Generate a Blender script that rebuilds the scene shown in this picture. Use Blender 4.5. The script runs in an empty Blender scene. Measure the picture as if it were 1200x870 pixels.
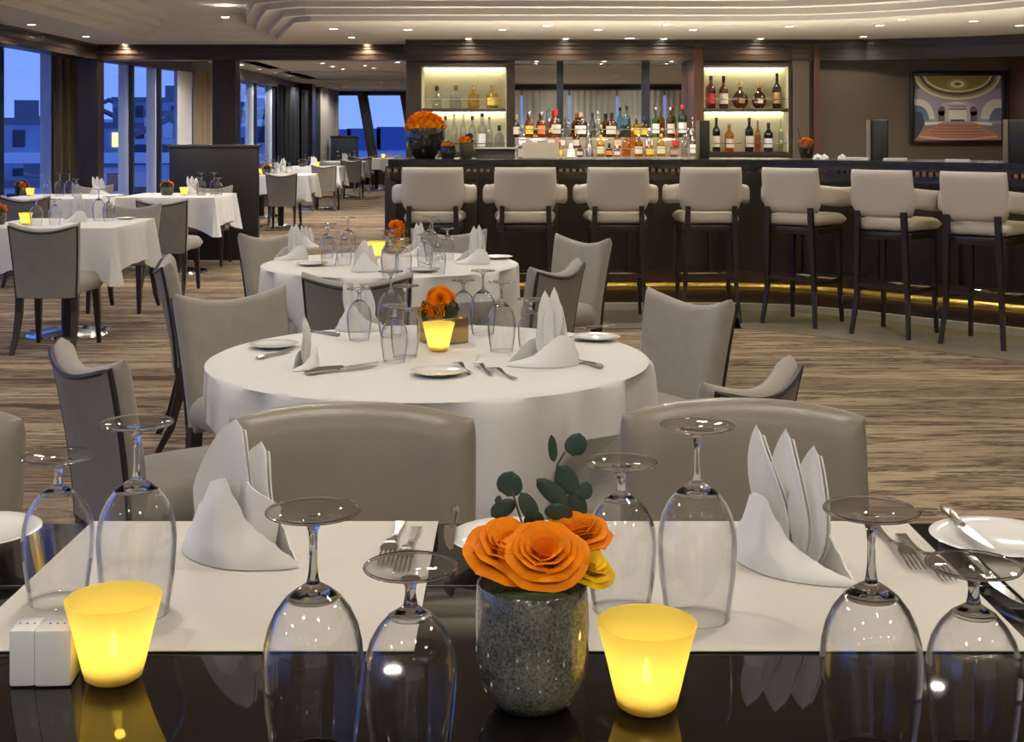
import bpy, bmesh, math, random
from mathutils import Vector, Matrix
random.seed(7)
S = bpy.context.scene
C = S.collection
PI = math.pi

# ------------------------------------------------------------------ camera, world, exposure
EYE, F, HZ = 1.36, 1540.0, 155.0            # eye height, focal length in pixels of 1200, horizon row
cam_d = bpy.data.cameras.new('camera')
cam = bpy.data.objects.new('camera', cam_d); C.objects.link(cam)
cam.location = (0, 0, EYE); cam.rotation_euler = (PI/2, 0, 0)
cam_d.sensor_width = 36; cam_d.lens = 36*F/1200
cam_d.shift_y = (HZ-435)/1200
cam_d.clip_start = .05; cam_d.clip_end = 3000
S.camera = cam
S.view_settings.view_transform = 'Standard'
S.view_settings.look = 'None'
S.view_settings.exposure = 0.0
S.view_settings.gamma = 1.0
S.view_settings.use_curve_mapping = False
S.cycles.max_bounces = 12; S.cycles.transparent_max_bounces = 24
S.cycles.sample_clamp_indirect = 4.0
S.cycles.caustics_reflective = False; S.cycles.caustics_refractive = False

w = bpy.data.worlds.new('dusk'); S.world = w; w.use_nodes = True
nt = w.node_tree; nt.nodes.clear()
tc = nt.nodes.new('ShaderNodeTexCoord'); sx = nt.nodes.new('ShaderNodeSeparateXYZ')
rp = nt.nodes.new('ShaderNodeValToRGB'); bg = nt.nodes.new('ShaderNodeBackground'); wo = nt.nodes.new('ShaderNodeOutputWorld')
nt.links.new(tc.outputs['Generated'], sx.inputs[0]); nt.links.new(sx.outputs['Z'], rp.inputs[0])
nt.links.new(rp.outputs[0], bg.inputs[0]); nt.links.new(bg.outputs[0], wo.inputs[0])
e = rp.color_ramp.elements
e[0].position = 0.0; e[0].color = (.20, .32, .80, 1)
e[1].position = 1.0; e[1].color = (.07, .15, .60, 1)
x = e.new(.06); x.color = (.16, .29, .80, 1)
x = e.new(.3); x.color = (.10, .20, .70, 1)
bg.inputs[1].default_value = 1.5

LAMP_W = 41.0                                # power of one ceiling downlight
UPLIGHT_W = 13.0                                 # power of one added uplight hidden behind the bar
LAMP_C = (1.0, .91, .80)

# ------------------------------------------------------------------ helpers
def P(px, py, z):
    """survey: floor-plan point seen at a photo pixel on the level z"""
    Y = F*(EYE-z)/(py-HZ)
    return ((px-600)*Y/F, Y)
def XZ(px, py, Y):
    return ((px-600)*Y/F, EYE-(py-HZ)*Y/F)
def project(v):
    return (600+v[0]*F/max(v[1], .01), HZ+(EYE-v[2])*F/max(v[1], .01))

MATS = {}
def mat(name, col, rough=.5, metal=0., bump=0., bscale=200., var=0., vscale=5., spec=.5, coat=0., emit=None, estr=0., stretch=(1,1,1), sheen=0.):
    if name in MATS: return MATS[name]
    m = bpy.data.materials.new(name); m.use_nodes = True
    n = m.node_tree; b = n.nodes['Principled BSDF']
    b.inputs['Base Color'].default_value = (*col, 1)
    b.inputs['Roughness'].default_value = rough
    b.inputs['Metallic'].default_value = metal
    b.inputs['Specular IOR Level'].default_value = spec
    b.inputs['Coat Weight'].default_value = coat
    b.inputs['Sheen Weight'].default_value = sheen
    if emit: b.inputs['Emission Color'].default_value = (*emit, 1); b.inputs['Emission Strength'].default_value = estr
    if bump or var:
        t = n.nodes.new('ShaderNodeTexCoord'); mp = n.nodes.new('ShaderNodeMapping'); mp.inputs['Scale'].default_value = stretch
        n.links.new(t.outputs['Object'], mp.inputs[0])
    if var:
        ns = n.nodes.new('ShaderNodeTexNoise'); ns.inputs['Scale'].default_value = vscale; ns.inputs['Detail'].default_value = 5
        n.links.new(mp.outputs[0], ns.inputs['Vector'])
        r = n.nodes.new('ShaderNodeValToRGB'); r.color_ramp.elements[0].position = .3; r.color_ramp.elements[1].position = .7
        r.color_ramp.elements[0].color = (*[c*(1-var) for c in col], 1); r.color_ramp.elements[1].color = (*[min(1, c*(1+var)) for c in col], 1)
        n.links.new(ns.outputs[0], r.inputs[0]); n.links.new(r.outputs[0], b.inputs['Base Color'])
    if bump:
        ns = n.nodes.new('ShaderNodeTexNoise'); ns.inputs['Scale'].default_value = bscale; ns.inputs['Detail'].default_value = 3
        n.links.new(mp.outputs[0], ns.inputs['Vector'])
        bp = n.nodes.new('ShaderNodeBump'); bp.inputs['Strength'].default_value = bump; bp.inputs['Distance'].default_value = .004
        n.links.new(ns.outputs[0], bp.inputs['Height']); n.links.new(bp.outputs[0], b.inputs['Normal'])
    MATS[name] = m
    return m

def thin_glass(name, tint=(1, 1, 1), ior=1.5, rough=.0, boost=0.0):
    """a wall of glass too thin to bend light: clear with a Fresnel reflection"""
    if name in MATS: return MATS[name]
    m = bpy.data.materials.new(name); m.use_nodes = True
    n = m.node_tree; n.nodes.clear()
    o = n.nodes.new('ShaderNodeOutputMaterial'); mx = n.nodes.new('ShaderNodeMixShader')
    tr = n.nodes.new('ShaderNodeBsdfTransparent'); tr.inputs[0].default_value = (*tint, 1)
    gl = n.nodes.new('ShaderNodeBsdfGlossy'); gl.inputs['Roughness'].default_value = rough
    fr = n.nodes.new('ShaderNodeFresnel'); fr.inputs[0].default_value = ior
    ad = n.nodes.new('ShaderNodeMath'); ad.operation = 'ADD'; ad.use_clamp = True; ad.inputs[1].default_value = boost
    ge = n.nodes.new('ShaderNodeNewGeometry'); mi = n.nodes.new('ShaderNodeMix'); mi.data_type = 'FLOAT'   # same reflection on both faces of the wall
    mi.inputs[2].default_value = ior; mi.inputs[3].default_value = 1/ior
    n.links.new(ge.outputs['Backfacing'], mi.inputs[0]); n.links.new(mi.outputs[0], fr.inputs[0])
    n.links.new(fr.outputs[0], ad.inputs[0]); n.links.new(ad.outputs[0], mx.inputs[0])
    n.links.new(tr.outputs[0], mx.inputs[1]); n.links.new(gl.outputs[0], mx.inputs[2]); n.links.new(mx.outputs[0], o.inputs[0])
    MATS[name] = m
    return m

def obj(name, bm, m, parent=None, smooth=True, loc=None):
    me = bpy.data.meshes.new(name)
    bmesh.ops.recalc_face_normals(bm, faces=bm.faces)
    bm.to_mesh(me); bm.free()
    if m: me.materials.append(m)
    if smooth:
        me.shade_smooth()
        try: me.set_sharp_from_angle(angle=math.radians(40))
        except Exception: pass
    o = bpy.data.objects.new(name, me); C.objects.link(o)
    if parent: o.parent = parent
    if loc: o.location = loc
    return o
def meshcopy(name, src, parent=None, loc=None, rot=None, m=None):
    o = bpy.data.objects.new(name, src.data); C.objects.link(o)
    if parent: o.parent = parent
    if loc: o.location = loc
    if rot: o.rotation_euler = rot
    return o
def tag(o, label, cat, group=None, kind=None):
    o['label'] = label; o['category'] = cat
    if group: o['group'] = group
    if kind: o['kind'] = kind
    return o
def thing(name, label, cat, loc=(0, 0, 0), rotz=0., group=None):
    o = bpy.data.objects.new(name, None); C.objects.link(o); o.empty_display_size = .05
    o.location = loc; o.rotation_euler = (0, 0, rotz)
    return tag(o, label, cat, group)
def struct(name, bm, m, parent=None, smooth=False):
    o = obj(name, bm, m, parent, smooth)
    o['kind'] = 'structure'
    if not parent: o['label'] = STRUCT_LABEL.get(name, name.replace('_', ' ')); o['category'] = name.split('_')[0]
    return o
STRUCT_LABEL = {}
def dup(root, loc, rotz=0., label=None, group=None, scale=1.):
    r = root.copy(); C.objects.link(r); r.location = loc; r.rotation_euler = (0, 0, rotz); r.scale = (scale,)*3
    if label: r['label'] = label
    if group: r['group'] = group
    for ch in list(root.children):
        c = ch.copy(); C.objects.link(c); c.parent = r
        for g in list(ch.children):
            d = g.copy(); C.objects.link(d); d.parent = c
    return r
class Stamp:
    """first use places the prototype itself, later uses copy it"""
    def __init__(s, proto): s.p = proto; s.used = False
    def __call__(s, loc, rotz=0., label=None, group=None, scale=1.):
        if not s.used:
            s.used = True; o = s.p; o.location = loc; o.rotation_euler = (0, 0, rotz); o.scale = (scale,)*3
            if label: o['label'] = label
            if group: o['group'] = group
            return o
        return dup(s.p, loc, rotz, label, group, scale)

def box(bm, c, s, rot=None, bev=0.):
    r = bmesh.ops.create_cube(bm, size=1.0)
    vs = r['verts']
    M = Matrix.Translation(Vector(c)) @ (rot.to_4x4() if rot else Matrix.Identity(4)) @ Matrix.Diagonal((*s, 1))
    bmesh.ops.transform(bm, matrix=M, verts=vs)
    if bev:
        es = list({e for v in vs for e in v.link_edges})
        bmesh.ops.bevel(bm, geom=es, offset=bev, segments=2, affect='EDGES', profile=.5)
    return vs
def lathe(bm, prof, seg=24, c=(0, 0, 0)):
    rings = []
    for r, z in prof:
        if r < 1e-6: rings.append([bm.verts.new((c[0], c[1], c[2]+z))])
        else: rings.append([bm.verts.new((c[0]+r*math.cos(2*PI*k/seg), c[1]+r*math.sin(2*PI*k/seg), c[2]+z)) for k in range(seg)])
    for a, b in zip(rings, rings[1:]):
        if len(a) == 1 and len(b) == 1: continue
        for k in range(seg):
            k2 = (k+1) % seg
            if len(a) == 1: bm.faces.new((a[0], b[k2], b[k]))
            elif len(b) == 1: bm.faces.new((a[k], a[k2], b[0]))
            else: bm.faces.new((a[k], a[k2], b[k2], b[k]))
def tube(bm, pts, rad, seg=8, closed=False, sq=None):
    pts = [Vector(p) for p in pts]; n = len(pts)
    rads = rad if isinstance(rad, (list, tuple)) else [rad]*n
    up = Vector((0, 0, 1)); rings = []; prev = None
    for i, p in enumerate(pts):
        a = pts[i-1] if (i or closed) else p
        b = pts[(i+1) % n] if (i < n-1 or closed) else p
        t = (b-a).normalized()
        if prev is None:
            ref = up if abs(t.z) < .9 else Vector((0, 1, 0))
            s1 = t.cross(ref).normalized()
        else:
            s1 = prev - t*prev.dot(t)
            s1 = s1.normalized() if s1.length > 1e-6 else t.orthogonal().normalized()
        prev = s1; s2 = t.cross(s1)
        ring = []
        for k in range(seg):
            an = 2*PI*(k+.5)/seg
            ca, sa = math.cos(an), math.sin(an)
            ring.append(bm.verts.new(p + (s1*ca + s2*sa)*rads[i]))
        rings.append(ring)
    rr = list(zip(rings, rings[1:])) + ([(rings[-1], rings[0])] if closed else [])
    for a, b in rr:
        for k in range(seg):
            k2 = (k+1) % seg
            bm.faces.new((a[k], a[k2], b[k2], b[k]))
    if not closed:
        bm.faces.new(rings[0][::-1]); bm.faces.new(rings[-1])
def edgy(n, e):
    """0..1 samples, crowded at both ends"""
    e = min(e, .3)
    a = [0, .06*e, .25*e, .6*e, e]
    mid = [e+(1-2*e)*k/n for k in range(1, n)]
    return a + mid + [1-q for q in a[::-1]]
def slab(bm, f, th, su, sv, edge=.03, nu=8, nv=8, puff=0.):
    """a cushioned sheet: f(u,v) its middle surface, rounded on all four edges"""
    eu, ev = min(edge/su, .3), min(edge/sv, .3)
    U, V = edgy(nu, eu), edgy(nv, ev)
    def rd(t, e):
        d = min(t, 1-t)/e
        return math.sqrt(max(0., 1-(1-min(d, 1))**2))
    fr, bk = [], []
    h = 1e-3
    for i, v in enumerate(V):
        a, b = [], []
        for j, u in enumerate(U):
            p = Vector(f(u, v))
            du = Vector(f(min(u+h, 1), v))-Vector(f(max(u-h, 0), v)); dv = Vector(f(u, min(v+h, 1)))-Vector(f(u, max(v-h, 0)))
            nn = du.cross(dv); nn = nn.normalized() if nn.length > 1e-12 else Vector((0, 0, 1))
            s = rd(u, eu)*rd(v, ev)*th/2 + puff*math.sin(PI*u)*math.sin(PI*v)
            if i in (0, len(V)-1) or j in (0, len(U)-1):
                q = bm.verts.new(p); a.append(q); b.append(q)
            else:
                a.append(bm.verts.new(p+nn*s)); b.append(bm.verts.new(p-nn*s))
        fr.append(a); bk.append(b)
    for g, flip in ((fr, False), (bk, True)):
        for i in range(len(V)-1):
            for j in range(len(U)-1):
                q = [g[i][j], g[i][j+1], g[i+1][j+1], g[i+1][j]]
                if flip: q = q[::-1]
                if len(set(q)) == 4:
                    try: bm.faces.new(q)
                    except ValueError: pass
def sheet(bm, f, nu, nv, th=0.):
    """an open sheet of cloth, petal or leaf with a small real thickness"""
    def grid(off):
        out = []
        for i in range(nv+1):
            row = []
            for j in range(nu+1):
                u, v = j/nu, i/nv; p = Vector(f(u, v))
                if off:
                    h = 1e-3
                    du = Vector(f(min(u+h, 1), v))-Vector(f(max(u-h, 0), v)); dv = Vector(f(u, min(v+h, 1)))-Vector(f(u, max(v-h, 0)))
                    nn = du.cross(dv); p += (nn.normalized() if nn.length > 1e-12 else Vector((0, 0, 1)))*off
                row.append(bm.verts.new(p))
            out.append(row)
        return out
    A = grid(th/2)
    def q(*v):
        try: bm.faces.new(v)
        except ValueError: pass
    for i in range(nv):
        for j in range(nu): q(A[i][j], A[i][j+1], A[i+1][j+1], A[i+1][j])
    if th:
        B = grid(-th/2)
        for i in range(nv):
            for j in range(nu): q(B[i+1][j], B[i+1][j+1], B[i][j+1], B[i][j])
        for i in range(nv):
            q(A[i][0], A[i+1][0], B[i+1][0], B[i][0]); q(A[i+1][nu], A[i][nu], B[i][nu], B[i+1][nu])
        for j in range(nu):
            q(A[0][j+1], A[0][j], B[0][j], B[0][j+1]); q(A[nv][j], A[nv][j+1], B[nv][j+1], B[nv][j])
def prism(bm, poly, z0, z1):
    a = [bm.verts.new((x, y, z0)) for x, y in poly]; b = [bm.verts.new((x, y, z1)) for x, y in poly]
    n = len(poly)
    bm.faces.new(a[::-1]); bm.faces.new(b)
    for i in range(n): bm.faces.new((a[i], a[(i+1) % n], b[(i+1) % n], b[i]))
def ribbon(bm, inner, outer, z0, z1):
    """a solid band between two plan polylines of equal length"""
    n = len(inner)
    g = [[bm.verts.new((*p, z)) for p in pl] for pl, z in ((inner, z0), (outer, z0), (outer, z1), (inner, z1))]
    for i in range(n-1):
        for k in range(4):
            a, b = g[k], g[(k+1) % 4]
            bm.faces.new((a[i], a[i+1], b[i+1], b[i]))
    bm.faces.new([g[k][0] for k in range(4)]); bm.faces.new([g[k][-1] for k in range(3, -1, -1)])
def NB(): return bmesh.new()
def boxobj(name, c, s, m, parent=None, bev=0., rot=None, smooth=True):
    b = NB(); box(b, c, s, rot, bev); return obj(name, b, m, parent, smooth)
def ordinal(i):
    return ['first', 'second', 'third', 'fourth', 'fifth', 'sixth', 'seventh', 'eighth', 'ninth', 'tenth', 'eleventh', 'twelfth', 'thirteenth', 'fourteenth', 'fifteenth', 'sixteenth', 'seventeenth', 'eighteenth', 'nineteenth', 'twentieth'][i]

# ------------------------------------------------------------------ materials
white_cloth = mat('white cotton', (.70, .69, .67), .75, bump=.25, bscale=350)
napkin_m = mat('napkin linen', (.86, .85, .82), .8, bump=.05, bscale=500)
fabric = mat('taupe upholstery', (.29, .265, .225), .75, bump=.35, bscale=500, var=.07, vscale=14, sheen=.3)
fabric_shade = mat('shaded outer upholstery', (.215, .195, .165), .7, bump=.35, bscale=500, var=.07, vscale=14)  # same fabric, shade on the outer backs put into a darker colour
leather = mat('taupe leather', (.235, .205, .165), .34, bump=.15, bscale=260, var=.05, vscale=8)
piping_m = mat('dark piping', (.018, .014, .012), .5)
legwood = mat('espresso wood', (.022, .013, .010), .32, var=.3, vscale=6, stretch=(1, 1, .2))
whiteleather = mat('ivory leather', (.56, .51, .435), .42, bump=.1, bscale=200)
darkwood = mat('dark mahogany', (.030, .017, .010), .28, var=.35, vscale=5, stretch=(.3, 1, 4), coat=.2)
darkwood_v = mat('dark mahogany upright', (.025, .0145, .009), .3, var=.35, vscale=5, stretch=(4, 4, .3))
redwood = mat('red brown wood', (.085, .036, .022), .3, var=.3, vscale=5, stretch=(4, 4, .3))
stone = mat('black stone', (.02, .017, .013), .22, spec=.3, var=.4, vscale=30)
brass = mat('brass', (.92, .66, .16), .34, metal=1.)
chrome = mat('chrome', (.78, .77, .75), .12, metal=1.)
silver = mat('silver cutlery', (.72, .69, .65), .16, metal=1.)
taupe_wall = mat('taupe wall covering', (.082, .060, .038), .6, bump=.2, bscale=300)
ceil_m = mat('painted ceiling', (.76, .73, .68), .75)
porcelain = mat('white porcelain', (.82, .82, .80), .12, coat=.4)
tabletop_m = mat('black lacquer', (.008, .006, .005), .04, spec=.18, var=.3, vscale=3)
curtain_m = mat('brown curtain', (.16, .12, .065), .8, bump=.2, bscale=300)
sheer_m = mat('pale curtain', (.80, .82, .78), .8)
navy = mat('navy blind', (.012, .018, .03), .7)
white_frame = mat('white window frame', (.86, .88, .92), .4)
dark_frame = mat('dark window frame', (.015, .018, .028), .4)
gold_speck = None
pane_m = thin_glass('window pane', (.93, .96, 1.0), 1.25)

def crystal(name):
    """blown crystal: clear where the wall is met square on, truly refracting where it is met at a slant"""
    m = thin_glass(name, (.985, .985, .985), 1.5, boost=.006); n = m.node_tree
    out = [q for q in n.nodes if q.type == 'OUTPUT_MATERIAL'][0]; old = [q for q in n.nodes if q.type == 'MIX_SHADER'][0]
    g = n.nodes.new('ShaderNodeBsdfGlass'); g.inputs['IOR'].default_value = 1.46; g.inputs['Roughness'].default_value = 0
    lw = n.nodes.new('ShaderNodeLayerWeight'); lw.inputs[0].default_value = .5
    rr = n.nodes.new('ShaderNodeMapRange'); rr.inputs['From Min'].default_value = .52; rr.inputs['From Max'].default_value = .80
    mx = n.nodes.new('ShaderNodeMixShader')
    n.links.new(lw.outputs['Facing'], rr.inputs['Value']); n.links.new(rr.outputs[0], mx.inputs[0])
    n.links.new(old.outputs[0], mx.inputs[1]); n.links.new(g.outputs[0], mx.inputs[2]); n.links.new(mx.outputs[0], out.inputs[0])
    return m
bowl_m = crystal('crystal bowl')
solidglass = mat('crystal', (1, 1, 1), .0)
solidglass.node_tree.nodes['Principled BSDF'].inputs['Transmission Weight'].default_value = 1
solidglass.node_tree.nodes['Principled BSDF'].inputs['IOR'].default_value = 1.48
mirror_m = mat('smoked mirror', (.84, .85, .80), .02, metal=1.)
lens_m = mat('lamp lens', (1, 1, 1), .3, emit=(1, .9, .72), estr=45)
ring_m = mat('lamp ring', (.62, .60, .56), .35)
strip_m = mat('light strip', (1, 1, 1), .4, emit=(1, .93, .66), estr=18)
niche_m = mat('niche lining', (.62, .58, .40), .6)
flame_m = mat('flame', (1, .8, .3), .5, emit=(1, .82, .4), estr=14)
wax_m = mat('wax', (.9, .85, .6), .5)
# ------------------------------------------------------------------ the setting
def carpet_material():
    m = bpy.data.materials.new('strata carpet'); m.use_nodes = True
    n = m.node_tree; b = n.nodes['Principled BSDF']; b.inputs['Roughness'].default_value = .95; b.inputs['Specular IOR Level'].default_value = .15
    t = n.nodes.new('ShaderNodeTexCoord')
    def noise(scale, stretch, det=6, dist=0., rough=.6):
        mp = n.nodes.new('ShaderNodeMapping'); mp.inputs['Scale'].default_value = stretch
        k = n.nodes.new('ShaderNodeTexNoise'); k.inputs['Scale'].default_value = scale; k.inputs['Detail'].default_value = det
        k.inputs['Distortion'].default_value = dist; k.inputs['Roughness'].default_value = rough
        n.links.new(t.outputs['Object'], mp.inputs[0]); n.links.new(mp.outputs[0], k.inputs['Vector']); return k
    a = noise(1.0, (.30, 2.7, 1), 8, .25, .70)
    r = n.nodes.new('ShaderNodeValToRGB'); n.links.new(a.outputs[0], r.inputs[0])
    el = r.color_ramp.elements
    stops = [(.30, (0.041, 0.028, 0.018)), (.37, (0.131, 0.089, 0.056)), (.405, (0.410, 0.308, 0.203)), (.44, (0.164, 0.115, 0.077)), (.465, (0.377, 0.285, 0.189)), (.49, (0.070, 0.046, 0.030)), (.515, (0.344, 0.254, 0.168)), (.56, (0.492, 0.385, 0.266)), (.585, (0.098, 0.068, 0.045)), (.62, (0.344, 0.262, 0.175)), (.67, (0.164, 0.115, 0.081)), (.72, (0.459, 0.362, 0.252))]
    el[0].position, el[0].color = stops[0][0], (*stops[0][1], 1)
    el[1].position, el[1].color = stops[-1][0], (*stops[-1][1], 1)
    for p, c in stops[1:-1]:
        q = el.new(p); q.color = (*c, 1)
    g = noise(1.0, (.35, 1.6, 1), 3)
    mx = n.nodes.new('ShaderNodeMixRGB'); mx.blend_type = 'MULTIPLY'; mx.inputs[0].default_value = .6
    r2 = n.nodes.new('ShaderNodeValToRGB'); r2.color_ramp.elements[0].position = .35; r2.color_ramp.elements[0].color = (.42, .42, .45, 1); r2.color_ramp.elements[1].position = .6
    n.links.new(g.outputs[0], r2.inputs[0]); n.links.new(r.outputs[0], mx.inputs[1]); n.links.new(r2.outputs[0], mx.inputs[2])
    n.links.new(mx.outputs[0], b.inputs['Base Color'])
    f = noise(900, (1, 1, 1), 2); bp = n.nodes.new('ShaderNodeBump'); bp.inputs['Strength'].default_value = .6; bp.inputs['Distance'].default_value = .004
    n.links.new(f.outputs[0], bp.inputs['Height']); n.links.new(bp.outputs[0], b.inputs['Normal'])
    return m
carpet = carpet_material()
border_m = mat('plain taupe carpet border', (.20, .175, .125), .95, bump=.5, bscale=700, var=.12, vscale=6)

STRUCT_LABEL.update(floor='carpet with brown, grey and cream strata streaks', ceiling='pale raised tray ceiling over the dining floor')
b = NB(); box(b, (0, 15.5, -.05), (16, 42, .1)); struct('floor', b, carpet)

def offset(path, d):
    out = []
    for i, p in enumerate(path):
        a = Vector(path[max(i-1, 0)]); c = Vector(path[min(i+1, len(path)-1)])
        t = (c-a).normalized(); out.append((p[0]-t.y*d, p[1]+t.x*d))
    return out
def smooth_path(pts, k=6):
    out = []; n = len(pts)
    for i in range(n-1):
        p0, p1, p2, p3 = [Vector(pts[max(0, min(n-1, j))]) for j in (i-1, i, i+1, i+2)]
        for s in range(k):
            t = s/k
            out.append(tuple(.5*((2*p1)+(p2-p0)*t+(2*p0-5*p1+4*p2-p3)*t*t+(3*p1-p0-3*p2+p3)*t**3)))
    out.append(tuple(pts[-1])); return out
# bar line: the brass rail's run, straight then swinging towards the room
BAR = [(-.93, 9.92), (0.2, 9.92), (1.2, 9.92)] + smooth_path([(1.6, 9.92), (2.02, 9.82), (2.40, 9.56), (2.82, 9.13), (3.30, 8.66), (4.3, 7.68)], 6)
b = NB(); ribbon(b, offset(BAR, -.85), offset(BAR, .5), 0, .006); o = struct('floor_border', b, border_m)

Z1 = 2.30
hole = [(-3.75, 13.5), (-2.9, 13.5), (-2.42, 13.5), (-2.2, 12.6), (-1.86, 11.25)] + smooth_path([(-1.7, 11.12), (-.6, 11.1), (.6, 11.1), (2.2, 11.1), (3.1, 10.7), (3.84, 9.85), (4.35, 8.6), (4.6, 7.0), (4.6, -5)], 4)
outer = []
for i, (hx, hy) in enumerate(hole):
    f = i/(len(hole)-1)
    if hx < 2.3 and hy > 11: outer.append((hx, 14.3))
    else: outer.append((5.9, min(14.3, hy+2.6)))
for i, q in enumerate(outer):
    if hole[i][0] >= 2.2 and hole[i][1] > 10.6: outer[i] = (5.9 if hole[i][0] > 3.0 else 3.6, 14.3)
b = NB(); ribbon(b, hole, outer, Z1, 2.56); box(b, (-4.9, 4.65, 2.43), (2.3, 19.3, .26)); struct('ceiling_soffit', b, ceil_m)
b = NB(); box(b, (0, 4.6, 2.58), (12, 19.6, .04)); struct('ceiling', b, ceil_m)
for k, (d, za) in enumerate(((-.10, 2.345), (-.24, 2.40), (-.34, 2.45))):
    b = NB(); ribbon(b, hole, offset(hole, d) , za, 2.57); struct('trim_%d' % (k+1), b, ceil_m)
b = NB()
for k in range(3): box(b, (-3.75+.06+.1*k, 4.3, 2.36+.05*k+.08), (.12, 18.4, .16-.02*k))
struct('trim_4', b, ceil_m)

# bar wall, headers, piers
b = NB()
for x0, x1 in ((-1.08, -.93), (-.052, .03), (2.82, 3.13)): box(b, ((x0+x1)/2, 13.75, 1.2), (x1-x0, .7, 2.4))
box(b, (.95, 13.72, .5), (4.06, .64, 1.0)); box(b, (.95, 13.95, 2.25), (4.06, .3, .3)); box(b, (1.02, 14.2, 1.25), (4.3, .1, 2.5))
for x0, x1 in ((-.93, -.052), (1.95, 2.82)): box(b, ((x0+x1)/2, 13.6, 2.11), (x1-x0, .36, .09)); box(b, ((x0+x1)/2, 13.6, 1.06), (x1-x0, .36, .14))
struct('wall_bar', b, darkwood_v)
b = NB(); box(b, (1.9, 13.72, 1.2), (.10, .72, 2.4), bev=.01); struct('trim_5', b, redwood)
b = NB(); box(b, (2.94, 13.385, 1.2), (.17, .03, 2.4)); box(b, (4.15, 13.6, 1.2), (2.05, .12, 2.4)); struct('wall_panel', b, taupe_wall)
b = NB(); box(b, (5.2, 13.2, 1.2), (.22, .5, 2.4), bev=.01); box(b, (3.1, 13.42, 1.2), (.06, .12, 2.4)); struct('trim_6', b, redwood)
hp = [(-1.08, 13.38), (3.2, 13.38)] + smooth_path([(3.6, 13.34), (4.3, 13.05), (5.0, 12.5), (5.8, 11.6)], 4)
def header(name, path, d, z0, z1, thick=.16):
    b = NB(); ribbon(b, path, offset(path, thick*d), z0, z1)
    for zz, pr, h in ((z0+.012, .018, .024), (z0+.07, .012, .014), (z0+.125, .02, .014), (z1-.05, .035, .03), (z1-.018, .055, .03)):
        ribbon(b, offset(path, -pr*d), offset(path, .03*d), zz-h/2, zz+h/2)
    return struct(name, b, darkwood)
header('trim_7', hp, 1, 2.09, 2.31)
b = NB(); box(b, (.94, 13.66, 2.11), (1.84, .5, .03)); struct('trim_8', b, darkwood)
header('trim_9', [(-4.66, 14.1), (-1.06, 14.1)], 1, 2.135, 2.34, .22)
header('trim_10', [(-4.46, 3.0), (-4.46, 14.15)], 1, 2.14, 2.34, .22)
for k, (cx, cy, sw) in enumerate(((-4.55, 14.2, .22), (-3.12, 14.34, .25), (-4.62, 29.0, .5), (-4.66, 8.0, .28))):
    b = NB(); box(b, (cx, cy, 1.21), (sw, sw, 2.42), bev=.01); struct('column_%d' % (k+1), b, darkwood_v)
b = NB(); box(b, (-1.03, 24.4, 1.25), (.1, 20, 2.5)); struct('wall_inner', b, darkwood_v)
b = NB(); box(b, (5.9, 4.8, 1.3), (.1, 19.6, 2.6)); struct('wall_right', b, taupe_wall)
b = NB(); box(b, (-.1, -5.05, .45), (12, .1, .9)); box(b, (-.1, -5.05, 2.45), (12, .1, .3)); box(b, (-4, -5.05, 1.6), (4, .1, 1.5)); box(b, (5.4, -5.05, 1.6), (1.2, .1, 1.5)); struct('wall_back', b, taupe_wall)

# dining room beyond the opening
b = NB(); box(b, (-3.2, 24.6, 2.46), (5.4, 20.6, .08)); struct('ceiling_beyond', b, ceil_m)
b = NB()
for k in range(3): box(b, (-2.2, 19.2+3.6*k, 2.41), (3.4, .16, .03)); box(b, (-3.9, 18.0+4*k, 2.41), (.14, 7, .03))
struct('trim_11', b, ceil_m)

# windows ------------------------------------------------------------
def window(n, pts, z0, z1, lean=0., wd=.10, label='', dep=.13):
    """mullions at pts (ordered so that outdoors lies on the left of the run)"""
    win = bpy.data.objects.new('window_%d' % n, None); C.objects.link(win); win['kind'] = 'structure'; win['label'] = label; win['category'] = 'window'
    V = [Vector(p) for p in pts]
    for i, p in enumerate(V):
        t = (V[min(i+1, len(V)-1)]-V[max(i-1, 0)]).normalized(); o = Vector((-t.y, t.x))
        rot = Matrix.Rotation(math.atan2(t.y, t.x), 3, 'Z')
        b1, b2 = NB(), NB()
        for bb, c, s in ((b1, o*(dep/2+.02), (wd, dep, z1-z0)), (b2, o*-.01, (wd*.55, .05, z1-z0))):
            vs = box(bb, (p.x+c.x, p.y+c.y, (z0+z1)/2), s, rot)
            if lean:
                for v in vs: v.co.x += t.x*lean*(v.co.z-(z0+z1)/2); v.co.y += t.y*lean*(v.co.z-(z0+z1)/2)
        m1 = obj('mullion', b1, white_frame if not lean else dark_frame, win, False); m2 = obj('mullion_cap', b2, dark_frame, m1, False)
    for i in range(len(V)-1):
        a, c = V[i], V[i+1]; t = (c-a).normalized(); o = Vector((-t.y, t.x)); mid = (a+c)/2
        rot = Matrix.Rotation(math.atan2(t.y, t.x), 3, 'Z')
        bb = NB(); box(bb, (mid.x+o.x*.05, mid.y+o.y*.05, (z0+z1)/2), ((c-a).length, .012, z1-z0), rot); obj('pane', bb, pane_m, win, False)
        bb = NB(); box(bb, (mid.x, mid.y, z0-.04), ((c-a).length+.1, .2, .08), rot); box(bb, (mid.x, mid.y, z1+.08), ((c-a).length+.1, .16, .22), rot); box(bb, (mid.x, mid.y, z0/2-.05), ((c-a).length+.1, .1, z0-.1), rot)
        obj('frame', bb, darkwood, win, False)
    return win
zs = .32
window(1, [(-5.9, -5), (-5.85, -2.5), (-5.8, 0), (-5.75, 2.5), (-5.7, 5), (-5.62, 7.4), (-5.55, 9.8), (-5.45, 12.2), (-5.36, 13.75), (-5.22, 15.0)], zs, 2.36, label='first tall window on the left behind the brown curtain')
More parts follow.
